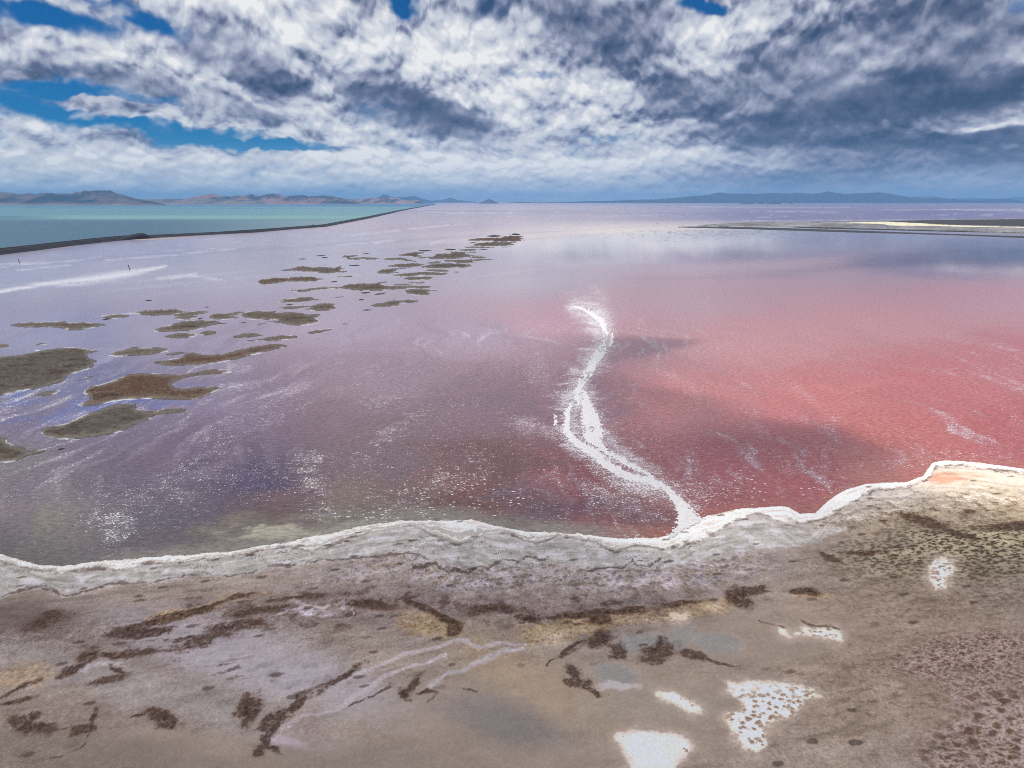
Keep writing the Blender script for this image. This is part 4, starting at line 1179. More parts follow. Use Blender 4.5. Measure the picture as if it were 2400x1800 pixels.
seg = np.concatenate([[0], np.cumsum(np.hypot(np.diff(cx), np.diff(cy)))])
ss = np.unique(np.concatenate([np.arange(0, 2600, 9.0), np.arange(2600, seg[-1], 60.0), [seg[-1]]]))
ctrl_dep = np.array([math.hypot(x_, y_) for x_, y_ in zip(cx, cy)])
hs = np.array([(p[1] - p[2]) / FOC * r_ * 0.86 for p, r_ in zip(CAUSE, ctrl_dep)])
hs = np.clip(hs, 5.5, 9.5)
qx, qy = np.interp(ss, seg, cx), np.interp(ss, seg, cy)
qh = np.interp(ss, seg, hs)
for _ in range(3):
    qx[1:-1] = (qx[:-2] + 2 * qx[1:-1] + qx[2:]) / 4
    qy[1:-1] = (qy[:-2] + 2 * qy[1:-1] + qy[2:]) / 4
tx, ty = np.gradient(qx), np.gradient(qy)
tl = np.hypot(tx, ty)
nx, ny = -ty / tl, tx / tl                      # towards the turquoise side
prof = [(-3, -1.0), (0, 0.0), (4, 0.33), (9, 0.72), (12.5, 1.0), (16, 1.03), (19, 1.02), (22, 1.0), (27, 0.6), (34, 0.0), (37, -1.0)]
cv3 = []
for k_, (o_, h_) in enumerate(prof):
    rough = fbm(qx + 31 * k_, qy - 17 * k_, 14, 4, 95 + k_, 0.6)
    oo = o_ + (1.5 * rough if 0 < k_ < len(prof) - 1 else 0)
    zh = np.where(h_ < 0, -1.0, h_ * qh) + (0.7 * rough * (h_ > 0.1))
    cv3.append(np.stack([qx + nx * oo, qy + ny * oo, zh], -1))
cv3 = np.stack(cv3, 1)
causeway = bpy.data.objects.new('causeway', None)
COL.objects.link(causeway)
tag(causeway, 'long dark rubble causeway dividing turquoise water from pink', 'causeway')
mesh_object('embankment', cv3.reshape(-1, 3), grid_faces(len(qx), len(prof)), m_rock, causeway)


def ribbon(name, o0, o1, dz, mat, parent, thick=0.3):
    """A low bar along the crest between two offsets."""
    v = []
    for o_, z_ in ((o0, -0.4), (o0, thick), (o1, thick), (o1, -0.4)):
        v.append(np.stack([qx + nx * o_, qy + ny * o_, qh * 1.03 + dz + z_], -1))
    v = np.stack(v, 1)
    return mesh_object(name, v.reshape(-1, 3), grid_faces(len(qx), 4), mat, parent, smooth=False)


ribbon('track_bed', 15.0, 19.0, 0.5, m_ballast, causeway, 0.5)
ribbon('rail', 16.2, 16.4, 1.0, m_steel, causeway, 0.2)
ribbon('rail', 17.7, 17.9, 1.0, m_steel, causeway, 0.2)


def lumps(name, u, v, ru, h, mat, parent, seed, squash=0.35):
    """A heap on the bank; ru in chart pixels along the bank."""
    x0, y0 = ground_xy(u, v)
    r0_ = ru / FOC * math.hypot(x0, y0)
    i = int(np.argmin(np.hypot(qx - x0, qy - y0)))
    tx_, ty_ = tx[i] / tl[i], ty[i] / tl[i]
    nu, nv = 40, 16
    a = np.linspace(-1, 1, nu)[:, None]
    b = np.linspace(-1, 1, nv)[None, :]
    ridge = np.interp(a, [-1, -0.5, 0.0, 0.42, 0.62, 1.0], [0, 0.5, 0.8, 1.0, 0.9, 0.0])
    zz_ = h * ridge * np.clip(1 - b * b, 0, 1) ** 0.7
    xx = x0 + tx_ * a * r0_ + nx[i] * (12 + b * 14)
    yy = y0 + ty_ * a * r0_ + ny[i] * (12 + b * 14)
    zz_ = zz_ + fbm(xx, yy, 8, 4, seed, 0.6) * 0.8 * (zz_ > 0.3) - 0.3
    return mesh_object(name, np.stack([xx, yy, zz_], -1).reshape(-1, 3), grid_faces(nu, nv), mat, parent)


lumps('rubble_mound', 318, 561, 62, 15.5, m_rock, causeway, 110)

# ------------------------------------------------------------------ signal hut on the causeway
m_hut, g = material('grey_hut_paint')
bs = g.node('ShaderNodeBsdfPrincipled', {'Base Color': (0.07, 0.075, 0.085, 1), 'Roughness': 0.7})
g.node('ShaderNodeOutputMaterial', {'Surface': bs.outputs[0]})
m_roof, g = material('dark_roofing')
bs = g.node('ShaderNodeBsdfPrincipled', {'Base Color': (0.035, 0.035, 0.04, 1), 'Roughness': 0.8})
g.node('ShaderNodeOutputMaterial', {'Surface': bs.outputs[0]})


def box_mesh(name, lo, hi, mat, parent):
    v = np.array([(x, y, z) for z in (lo[2], hi[2]) for x, y in ((lo[0], lo[1]), (hi[0], lo[1]), (hi[0], hi[1]), (lo[0], hi[1]))])
    return mesh_object(name, v, [(3, 2, 1, 0), (4, 5, 6, 7), (0, 1, 5, 4), (1, 2, 6, 5), (2, 3, 7, 6), (3, 0, 4, 7)], mat, parent, smooth=False)


hx, hy = ground_xy(742.5, 533.0)
i = int(np.argmin(np.hypot(qx - hx, qy - hy)))
hut = bpy.data.objects.new('signal_hut', None)
COL.objects.link(hut)
hut.location = (qx[i] + nx[i] * 13.6, qy[i] + ny[i] * 13.6, qh[i] * 1.0)
hut.rotation_euler = (0, 0, math.atan2(ty[i], tx[i]))
tag(hut, 'small dark hut standing on top of the causeway', 'hut')
box_mesh('wall', (-2.4, -1.6, -0.6), (2.4, 1.6, 3.2), m_hut, hut)
rf = mesh_object('roof', np.array([(-2.7, -2.0, 3.15), (2.7, -2.0, 3.15), (2.7, 2.0, 3.15), (-2.7, 2.0, 3.15), (-2.7, 0, 4.3), (2.7, 0, 4.3)]),
                 [(0, 1, 5, 4), (2, 3, 4, 5), (0, 4, 3), (1, 2, 5), (3, 2, 1, 0)], m_roof, hut, smooth=False)
box_mesh('door', (-0.5, -1.66, -0.5), (0.5, -1.58, 2.0), m_roof, hut)

# ------------------------------------------------------------------ old timber piles in the brine
m_wood, g = material('weathered_timber')
pos = g.node('ShaderNodeNewGeometry').outputs['Position']
n = g.noise(g.node('ShaderNodeMapping', {'Vector': pos, 'Scale': (4, 4, 0.4)}).outputs[0], 2.0, 4.0, 0.6)
base = g.ramp(n, [(0.3, (0.03, 0.025, 0.024)), (0.7, (0.09, 0.075, 0.065))])
bs = g.node('ShaderNodeBsdfPrincipled', {'Base Color': base, 'Roughness': 0.85})
g.node('ShaderNodeOutputMaterial', {'Surface': bs.outputs[0]})


def post(u, v, height, lean, label, rad):
    x0, y0 = ground_xy(u, v)
    root = bpy.data.objects.new('timber_post', None)
    COL.objects.link(root)
    root.location = (float(x0), float(y0), 0.0)
    tag(root, label, 'post', group='old timber posts standing in the brine')
    for k_, (ox, oy) in enumerate(((-0.55, 0.0), (0.5, 0.1), (0.0, -0.6))):
        vv = []
        hgt_ = height * (1.0, 0.93, 0.97)[k_]
        for s_ in np.linspace(-0.15, 1, 7):
            rr = rad * (1.08 - 0.2 * max(s_, 0))
            for e in range(10):
                a = 2 * math.pi * e / 10
                vv.append((ox * rad * 1.6 * (1 - 0.3 * s_) + lean * s_ * height + rr * math.cos(a), oy * rad * 1.6 + rr * math.sin(a), s_ * hgt_))
        fc = [tuple(q) for q in grid_faces(7, 10, wrap=True).tolist()] + [tuple(range(60, 70))]
        mesh_object('pile', np.array(vv), fc, m_wood, root)
    vv = []
    for z_ in (0.80, 0.86):
        for rr in (rad * 2.15, rad * 2.3):
            for e in range(16):
                a = 2 * math.pi * e / 16
                vv.append((lean * z_ * height + rr * math.cos(a), rr * math.sin(a), z_ * height))
    fc = []
    for e in range(16):
        f_ = (e + 1) % 16
        fc += [(16 + e, 16 + f_, 48 + f_, 48 + e), (f_, e, 32 + e, 32 + f_), (e, f_, 16 + f_, 16 + e), (48 + e, 48 + f_, 32 + f_, 32 + e)]
    mesh_object('band', np.array(vv), fc, m_steel, root)


post(45.5, 616.5, 6.6, -0.12, 'leaning timber post beside thin salt lines at the far left', 0.34)
post(303.5, 631.5, 7.0, -0.10, 'timber post standing just above the brightest white salt line', 0.34)
post(1541.5, 525.5, 7.0, 0.0, 'lone timber post far out left of the long sand spit', 0.5)

# ------------------------------------------------------------------ bars of mud in the lake
m_mud, g = material('island_mud')
pos = g.node('ShaderNodeNewGeometry').outputs['Position']
col = attr(g, 'col')
n1 = g.noise(pos, 0.9, 5.0, 0.65)
n2 = g.noise(pos, 4.0, 3.0, 0.65)
k = g.math('MULTIPLY_ADD', g.math('SUBTRACT', n1, 0.5), 0.7, 1.0)
k = g.math('MULTIPLY', k, g.math('MULTIPLY_ADD', g.math('SUBTRACT', n2, 0.5), 0.5, 1.0))
base = g.mix(1.0, col, g.node('ShaderNodeCombineXYZ', {0: k, 1: k, 2: k}).outputs[0], 'MULTIPLY')
bump = g.node('ShaderNodeBump', {'Height': n1, 'Strength': 0.4, 'Distance': 0.2})
bs = g.node('ShaderNodeBsdfPrincipled', {'Base Color': base, 'Roughness': 0.9, 'Specular IOR Level': 0.2, 'Normal': bump.outputs[0]})
g.node('ShaderNodeOutputMaterial', {'Surface': bs.outputs[0]})
CI = lambda r_, g_, b_: lin(r_, g_, b_, 1.0)
CM = lambda r_, g_, b_: tuple(a_ * b_ for a_, b_ in zip(lin(r_, g_, b_, 0.74), (1.02, 0.97, 0.96)))


def smooth_outline(poly, sub=5):
    """A rounded closed curve through the given points."""
    p = np.array([q[:2] for q in poly], float)
    a_, b_, c_, d_ = np.roll(p, 1, 0), p, np.roll(p, -1, 0), np.roll(p, -2, 0)
    out = []
    for k_ in range(sub):
        t = k_ / sub
        out.append(b_ + 0.5 * t * (c_ - a_ + t * (2 * a_ - 5 * b_ + 4 * c_ - d_ + t * (3 * (b_ - c_) + d_ - a_))))
    return np.stack(out, 1).reshape(-1, 2)


def bar_of_mud(name, poly, look='mud', height=0.45, step=2.2, jag=1.5, label=None, category='island', group=None, kind=None, parent=None):
    """A low bar: its shore follows the outline, its top is rough mud. The outline is given on the chart and laid out on the lake."""
    p = smooth_outline(poly)
    tall = np.ptp(p[:, 1])
    if look in ('mud', 'brown', 'grey', 'dark') and tall < 14:
        p[:, 1] = p[:, 1].mean() + (p[:, 1] - p[:, 1].mean()) * (tall + 1.1) / tall
    seed = int(abs(p[:, 0].sum() + 3 * p[:, 1].sum())) % 97
    # resample the outline and make it a little ragged
    q = np.concatenate([p, p[:1]])
    seglen = np.hypot(*np.diff(q, axis=0).T)
    s_ = np.concatenate([[0], np.cumsum(seglen)])
    n_ = int(np.clip(s_[-1] / 1.5, 12, 420))
    t_ = np.linspace(0, s_[-1], n_, endpoint=False)
    ou, ov = np.interp(t_, s_, q[:, 0]), np.interp(t_, s_, q[:, 1])
    w_ = np.ptp(p[:, 1])
    amp = jag * min(1.0, w_ / 14.0)
    ou, ov = (ou + 2.2 * amp * perlin(ou / 9.0, ov / 4.0, seed) + 1.6 * amp * perlin(ou / 3.6, ov / 1.6, seed + 5),
              ov + 0.7 * amp * perlin(ou / 8.0, ov / 3.5, seed + 9) + 0.5 * amp * perlin(ou / 3.4, ov / 1.5, seed + 13))
    poly2 = list(zip(ou.tolist(), ov.tolist()))
    su, sv_ = step, max(0.45, step * 0.45)
    gu, gv = np.meshgrid(np.arange(ou.min(), ou.max(), su), np.arange(ov.min(), ov.max(), sv_))
    gu = (gu + (np.arange(gu.shape[0]) % 2)[:, None] * su * 0.5).ravel()
    gv = gv.ravel()
    sd = inside(gu.astype(np.float32), gv.astype(np.float32), poly2)
    m_ = sd > 0.35 * sv_
    pts = np.concatenate([np.stack([ou, ov], 1), np.stack([gu[m_], gv[m_]], 1)])
    edges = [(k_, (k_ + 1) % n_) for k_ in range(n_)]
    try:
        vo, _, fo, _, _, _ = geometry.delaunay_2d_cdt([Vector(a) for a in pts.tolist()], edges, [], 1, 1e-4)
    except Exception:
        return None
    vo = np.array([(a.x, a.y) for a in vo])
    sd = np.maximum(inside(vo[:, 0].astype(np.float32), vo[:, 1].astype(np.float32), poly2), 0)
    xx, yy = ground_xy(vo[:, 0], vo[:, 1])
    # distance to the rim in metres, near enough
    mpp = np.hypot(xx, yy) / FOC
    edge = sd * mpp * 1.6
    nb = fbm(xx, yy, 26, 4, seed, 0.6)
    nm = fbm(xx, yy, 7, 4, seed + 3, 0.6)
    zz_ = height * (1 - np.exp(-edge / 4.0)) * (0.9 + 0.35 * nb) + 0.10 * nm * sstep(0.5, 3, edge) + 0.03
    zz_ = np.where(sd < 1e-4, -0.02, zz_)
    a1 = xx * 0.35 + yy * 0.9
    st_ = fbm(xx * 0.3 + yy * 0.1, yy - 0.3 * xx, 9, 4, seed + 11, 0.6)
    n3 = len(xx)
    base_ = {'mud': (98, 90, 82), 'brown': (94, 76, 64), 'grey': (90, 86, 80), 'dark': (60, 58, 58), 'flat': (132, 134, 134), 'cream': (226, 218, 188), 'slate': (74, 74, 74), 'tan': (160, 146, 132)}[look]
    cc = np.zeros((n3, 3), np.float32) + np.asarray((CI if look in ('cream', 'tan') else CM)(*base_), np.float32)
    if look in ('mud', 'grey', 'brown'):
        cc = blend(cc, 0.6 * sstep(0.0, 0.5, nb + 0.4 * st_), CM(106, 90, 76) if look != 'grey' else CM(98, 92, 84))
        cc = blend(cc, 0.75 * sstep(0.12, 0.45, st_ + 0.3 * nm), CM(66, 56, 46))
        cc = blend(cc, (0.8 if look == 'brown' else 0.35) * sstep(0.1, 0.5, -nb + 0.4 * nm), CM(92, 66, 46))
        rim_ = 1 - sstep(1.0, 5.0 + 3 * nm, edge)
        cc = blend(cc, 0.6 * rim_, CM(126, 119, 112))
        cc = blend(cc, 0.5 * sstep(0.1, 0.45, fbm(xx, yy, 3.0, 4, seed + 21, 0.65)), CM(58, 48, 40))
        cc = blend(cc, 0.4 * sstep(0.1, 0.45, fbm(xx, yy, 3.5, 4, seed + 22, 0.65)), CM(128, 118, 102))
        cc = blend(cc, 0.6 * (1 - sstep(0.25, 1.3, edge)), CM(78, 78, 80))
        cc = blend(cc, 0.6 * (1 - sstep(0.1, 1.5, edge)) * sstep(0.05, 0.35, fbm(xx, yy, 16, 3, seed + 23)), CI(190, 190, 192))
    elif look == 'flat':
        cc = blend(cc, 0.8 * sstep(-0.1, 0.4, fbm(xx * 0.25, yy, 60, 5, seed)), CM(190, 194, 200))
        cc = blend(cc, 0.75 * sstep(0.1, 0.45, fbm(xx * 0.3, yy, 30, 5, seed + 1)), CM(84, 88, 86))
        cc = blend(cc, 0.4 * sstep(0.1, 0.5, fbm(xx * 0.08, yy, 120, 4, seed + 4)), CM(150, 146, 126))
    if look in ('mud', 'grey', 'brown'):
        mid_ = np.asarray(CM(104, 95, 87), np.float32)
        cc = mid_ * (np.maximum(cc, 0.003) / mid_) ** 1.35
        cc = cc * np.exp(0.30 * fbm(xx, yy, 2.5, 4, seed + 31, 0.65))[:, None].astype(np.float32)
    if look == 'cream':
        cc = blend(cc, 0.5 * sstep(0.2, 0.5, nb), CM(190, 180, 150))
    o = mesh_object(name, np.stack([xx, yy, zz_], -1), [tuple(f_) for f_ in fo], m_mud, parent, attrs={'col': cc})
    if parent is None:
        tag(o, label, category, kind, group)
    return o


ISL = 'mud islands strung across the pink lake'
S1 = lambda pts: crop(0, 700, 3.95, pts)
S2 = lambda pts: crop(0, 400, 2.765, pts)
S3 = lambda pts: crop(600, 580, 4.809, pts)
S4 = lambda pts: crop(500, 500, 2.765, pts)
S5 = lambda pts: crop(800, 530, 4.809, pts)
ISLANDS = [
    (S1([(-300, 620), (-150, 560), (0, 535), (200, 520), (400, 478), (620, 450), (760, 456), (860, 478), (940, 480), (860, 500), (800, 520), (860, 560), (905, 580), (860, 600),
         (880, 625), (780, 665), (640, 710), (560, 775), (350, 830), (150, 865), (0, 900), (-200, 900)]), 'grey', 'largest mud island, cut by the left edge, with white salt flecks'),
    (S1([(775, 865), (830, 815), (980, 780), (1120, 730), (1180, 700), (1350, 688), (1480, 695), (1650, 700), (1800, 685), (1950, 655), (2080, 660), (2150, 678), (2050, 695),
         (1900, 708), (1750, 725), (1640, 765), (1590, 800), (1650, 825), (1800, 820), (1950, 812), (2045, 832), (1950, 880), (1850, 925), (1750, 940), (1600, 938), (1400, 930),
         (1150, 940), (900, 985), (780, 1000), (710, 985), (800, 950), (835, 915), (790, 885)]), 'brown', 'reddish brown mud island with two long tails to the right'),
    (S1([(380, 1215), (480, 1180), (620, 1150), (760, 1085), (880, 1045), (1000, 1000), (1100, 975), (1250, 970), (1265, 990), (1260, 1030), (1400, 1040), (1550, 1020), (1690, 1015),
         (1725, 1045), (1600, 1065), (1450, 1080), (1380, 1120), (1250, 1170), (1100, 1240), (850, 1285), (620, 1305), (480, 1290), (400, 1265)]), 'grey', 'grey mud island with a white tipped tail, just below the reddish one'),
    (S1([(-200, 1270), (0, 1280), (80, 1295), (60, 1330), (150, 1355), (220, 1375), (260, 1405), (440, 1395), (400, 1425), (260, 1460), (130, 1510), (0, 1520), (-200, 1530)]), 'grey',
     'lowest mud island at the left edge with a short pointed tail'),
    (S1([(105, 250), (140, 228), (330, 215), (500, 212), (590, 205), (640, 220), (800, 220), (900, 228), (985, 240), (900, 262), (780, 285), (660, 298), (600, 280), (450, 265), (250, 268)]), 'mud',
     'long flat mud island on its own at far left, above the largest one'),
    (S2([(985, 1235), (1060, 1230), (1180, 1205), (1200, 1185), (1260, 1178), (1310, 1192), (1450, 1185), (1550, 1160), (1680, 1135), (1800, 1122), (1865, 1138), (1780, 1160), (1660, 1190),
         (1500, 1230), (1350, 1255), (1180, 1265), (1050, 1260)]), 'brown', 'long tapering brown island with a round bump on its upper side'),
    (S1([(1000, 525), (1060, 495), (1200, 462), (1370, 452), (1500, 455), (1560, 478), (1480, 505), (1300, 528), (1100, 535)]), 'mud', 'plain oval mud island right of the largest one'),
    (S1([(935, 172), (1020, 152), (1120, 148), (1210, 160), (1130, 178), (1030, 183)]), 'mud', 'small oval island above and right of the long flat island'),
    (S1([(1255, 130), (1330, 110), (1480, 102), (1640, 98), (1710, 118), (1640, 140), (1560, 152), (1400, 160), (1310, 150)]), 'mud', 'broad mud island at the top left of the middle cluster'),
    (S1([(1610, 155), (1680, 128), (1800, 118), (1925, 122), (1880, 140), (1750, 158), (1680, 162)]), 'mud', 'slim mud island touching the right of the broad one'),
    (S1([(1600, 185), (1660, 165), (1770, 155), (1840, 168), (1800, 184), (1680, 192)]), 'mud', 'small island squeezed under the slim one in the middle cluster'),
    (S1([(1920, 165), (1990, 140), (2080, 140), (2180, 165), (2190, 180), (2080, 195), (1980, 190)]), 'mud', 'round mud island left of the wide jagged one'),
    (S1([(2090, 140), (2180, 122), (2270, 124), (2250, 136), (2190, 150), (2130, 150)]), 'mud', 'thin dark islet hugging the top of the round island'),
    (S1([(1415, 295), (1480, 268), (1600, 235), (1700, 205), (1800, 200), (2000, 205), (2060, 225), (2130, 232), (2000, 242), (1900, 265), (1800, 295), (1650, 302), (1500, 308)]), 'mud',
     'slanting mud island with dark veins in the middle cluster'),
    (S1([(1515, 352), (1620, 325), (1760, 320), (1830, 332), (1760, 358), (1640, 366)]), 'mud', 'small pointed oval island under the slanting veined one'),
    (S1([(1840, 332), (1890, 302), (1980, 300), (2005, 318), (1930, 338)]), 'mud', 'smallest plump island right of the small pointed oval'),
    (S1([(1530, 520), (1600, 500), (1690, 494), (1700, 505), (1620, 522)]), 'mud', 'little islet left of the bump on the long tapering island'),
    (S1([(335, 890), (400, 862), (540, 850), (550, 865), (470, 890), (380, 900)]), 'grey', 'small grey oval island left of the reddish brown one'),
    (S1([(715, 755), (780, 732), (865, 716), (840, 730), (760, 752)]), 'mud', 'thin slanting islet between the largest island and the reddish one'),
    (S1([(-40, 425), (20, 418), (95, 430), (50, 448), (-40, 452)]), 'mud', 'half hidden islet at the left edge above the largest island'),
    (S1([(320, 430), (370, 415), (460, 418), (400, 428)]), 'mud', 'thin dark islet just above the top of the largest island'),
    (S1([(530, 1392), (570, 1382), (605, 1388), (560, 1402)]), 'dark', 'tiny salty islet off the tail of the lowest left island'),
    (S3([(265, 258), (400, 238), (490, 212), (560, 210), (620, 222), (800, 220), (880, 230), (900, 215), (980, 212), (960, 228), (1000, 240), (940, 255), (1055, 272), (900, 285), (760, 292),
         (640, 278), (520, 270), (380, 265)]), 'mud', 'frayed mud island at the upper left of the far string'),
    (S3([(10, 382), (60, 358), (200, 342), (330, 340), (370, 350), (400, 335), (560, 326), (660, 328), (700, 345), (760, 345), (750, 365), (680, 378), (560, 385), (400, 385), (250, 405), (80, 415)]),
     'brown', 'club shaped island with a rusty left end, below the frayed one'),
    (S3([(395, 485), (450, 472), (620, 460), (720, 445), (860, 442), (950, 440), (1060, 412), (1130, 402), (1330, 402), (1440, 385), (1490, 385), (1440, 400), (1400, 412), (1480, 430), (1620, 432),
         (1800, 430), (1985, 442), (1900, 460), (1690, 465), (1500, 480), (1250, 492), (1080, 480), (1000, 465), (900, 462), (720, 470), (600, 492), (450, 502)]), 'mud',
     'longest thin island, swelling into a rusty middle'),
    (S3([(1680, 495), (1720, 470), (1850, 465), (1960, 470), (2055, 480), (1930, 500), (1990, 520), (1900, 535), (1780, 535), (1700, 515)]), 'mud', 'fish tailed island under the right end of the longest one'),
    (S3([(250, 605), (330, 585), (480, 568), (620, 562), (660, 578), (730, 578), (700, 592), (600, 600), (480, 612), (340, 622)]), 'brown', 'rusty bar with a knob at its right end'),
    (S3([(250, 680), (330, 665), (430, 655), (540, 652), (620, 662), (700, 635), (800, 625), (910, 640), (880, 660), (910, 670), (890, 685), (900, 700), (800, 712), (650, 715), (530, 700), (620, 680),
         (560, 672), (450, 690), (330, 695)]), 'mud', 'forked island just above the wide jagged one'),
    (S4([(180, 655), (240, 635), (390, 632), (410, 645), (500, 638), (540, 640), (600, 652), (700, 652), (680, 668), (650, 680), (680, 692), (690, 705), (620, 722), (520, 728), (440, 712), (380, 710),
         (270, 725), (340, 705), (420, 692), (300, 690), (230, 688)]), 'mud', 'wide jagged island at the right of the middle cluster'),
    (S3([(1285, 655), (1340, 635), (1440, 620), (1490, 605), (1600, 590), (1750, 592), (1825, 605), (1780, 622), (1640, 630), (1600, 655), (1480, 668), (1350, 668)]), 'grey', 'lone shoe shaped island lowest on the right of the string'),
    (S4([(125, 802), (170, 785), (250, 778), (318, 788), (270, 800), (180, 808)]), 'mud', 'small oval island left of the long leaf shaped one'),
    (S4([(205, 826), (300, 815), (380, 800), (470, 790), (555, 800), (500, 818), (380, 828)]), 'mud', 'leaf shaped island below the wide jagged one'),
    (S4([(612, 772), (680, 755), (785, 746), (740, 762), (650, 778)]), 'mud', 'scratchy thin islet alone right of the leaf shaped island'),
    (S3([(1500, 425), (1600, 412), (1760, 415), (1640, 425)]), 'mud', 'thin islet lying along the top of the longest island'),
    (S3([(1325, 535), (1380, 515), (1450, 510), (1500, 518), (1420, 530)]), 'mud', 'little wedge islet under the middle of the longest island'),
    (S3([(1165, 512), (1230, 504), (1300, 508), (1230, 518)]), 'dark', 'thin dark islet left of the little wedge islet'),
    (S3([(830, 390), (880, 382), (930, 386), (880, 392)]), 'dark', 'dark speck of mud above the left arm of the longest island'),
    (S3([(910, 328), (960, 318), (1040, 316), (1100, 325), (1020, 333)]), 'mud', 'small neat oval islet right of the club shaped island'),
    (S3([(1030, 204), (1110, 198), (1180, 202), (1110, 208)]), 'dark', 'thin islet right of the frayed island'),
    (S3([(925, 113), (1000, 98), (1000, 88), (1100, 88), (1165, 84), (1130, 100), (1060, 112), (1200, 110), (1300, 112), (1410, 128), (1300, 135), (1120, 135), (1010, 130), (1020, 118)]), 'mud',
     'hooked far island with an open notch at its left end'),
    (S3([(1420, 128), (1520, 118), (1660, 118), (1700, 130), (1810, 155), (1720, 158), (1640, 142), (1520, 142)]), 'mud', 'far island continuing the hooked one to the right'),
    (S3([(1170, 75), (1240, 66), (1310, 64), (1230, 74)]), 'dark', 'thin dark streak of mud above the hooked far island'),
    (S5([(650, 328), (720, 310), (800, 296), (930, 296), (900, 312), (860, 322), (920, 340), (840, 345), (760, 338)]), 'mud', 'far island shaped like an arrowhead pointing left'),
    (S5([(850, 350), (1000, 345), (1060, 325), (1020, 320), (1100, 308), (1180, 312), (1240, 300), (1220, 286), (1350, 288), (1530, 292), (1500, 302), (1400, 305), (1440, 320), (1610, 335), (1500, 340),
         (1400, 350), (1340, 365), (1200, 372), (1000, 370), (900, 362)]), 'mud', 'largest ragged island of the far string'),
    (S5([(1430, 352), (1540, 342), (1640, 352), (1560, 362)]), 'mud', 'flat islet at the right tip of the ragged far island'),
    (S5([(1140, 392), (1250, 378), (1400, 378), (1480, 372), (1735, 374), (1600, 388), (1480, 395), (1520, 408), (1400, 415), (1280, 408)]), 'mud', 'far bar with a long spike pointing right'),
    (S5([(965, 415), (1030, 402), (1100, 398), (1140, 408), (1060, 422)]), 'mud', 'small hump just above the big smooth oval bar'),
    (S5([(525, 448), (640, 428), (800, 420), (880, 425), (940, 435), (860, 455), (720, 465), (600, 460)]), 'mud', 'far island joined by a spike to the big smooth oval bar'),
    (S5([(890, 462), (960, 438), (1100, 425), (1280, 420), (1450, 435), (1455, 458), (1300, 468), (1080, 472), (950, 470)]), 'grey', 'big smooth oval bar in the far string'),
    (S5([(390, 522), (460, 492), (600, 478), (740, 476), (660, 490), (590, 508), (650, 516), (600, 530), (450, 533)]), 'mud', 'claw shaped island at the left of the smooth bars'),
    (S5([(930, 498), (1020, 488), (1150, 490), (1230, 505), (1100, 512)]), 'mud', 'thin oval islet below the big smooth oval bar'),
    (S5([(570, 552), (700, 535), (950, 518), (1150, 525), (1215, 542), (1100, 552), (880, 555), (700, 568)]), 'mud', 'long cigar shaped bar right of the claw shaped island'),
    (S5([(700, 590), (780, 572), (950, 570), (1035, 578), (980, 600), (800, 606)]), 'grey', 'short rounded bar under the cigar shaped one'),
    (S5([(735, 640), (820, 628), (940, 632), (880, 645)]), 'mud', 'little lens islet under the short rounded bar'),
    (S5([(850, 275), (930, 270), (1025, 275), (940, 282)]), 'dark', 'thin lone islet above the arrowhead island'),
    (S5([(1155, 258), (1250, 258), (1305, 264), (1220, 270)]), 'dark', 'left one of three thin islets between the two far clusters'),
    (S5([(1310, 268), (1420, 258), (1540, 265), (1440, 278)]), 'mud', 'middle one of three thin islets between the two far clusters'),
    (S5([(1540, 262), (1680, 260), (1600, 266)]), 'dark', 'right one of three thin islets between the two far clusters'),
    (S5([(1360, 235), (1500, 232), (1760, 240), (1600, 246), (1430, 244)]), 'mud', 'long thin bar at the foot of the farthest cluster'),
    (S5([(1480, 212), (1560, 190), (1700, 180), (2000, 186), (1900, 200), (1990, 205), (1850, 220), (1650, 226), (1520, 222)]), 'mud', 'lower large island of the farthest cluster'),
    (S5([(1410, 160), (1500, 140), (1640, 130), (1800, 130), (1850, 112), (1980, 108), (2110, 114), (2000, 128), (2080, 145), (2000, 155), (2085, 165), (1950, 172), (1830, 178), (1720, 178), (1700, 165),
         (1560, 165)]), 'brown', 'upper large island of the farthest cluster, rusty in the middle'),
    (S5([(1640, 114), (1720, 104), (1830, 112), (1720, 120)]), 'dark', 'thin islet along the top of the farthest cluster'),
    (S5([(1910, 92), (1960, 84), (2030, 96), (1950, 100)]), 'dark', 'topmost dark speck of the farthest cluster'),
    (S5([(1415, 188), (1480, 185), (1540, 186), (1470, 191)]), 'dark', 'dark hairline between the two large islands of the farthest cluster'),
    (S5([(1770, 234), (1940, 232), (1850, 237)]), 'dark', 'dark line under the right end of the farthest cluster'),
]
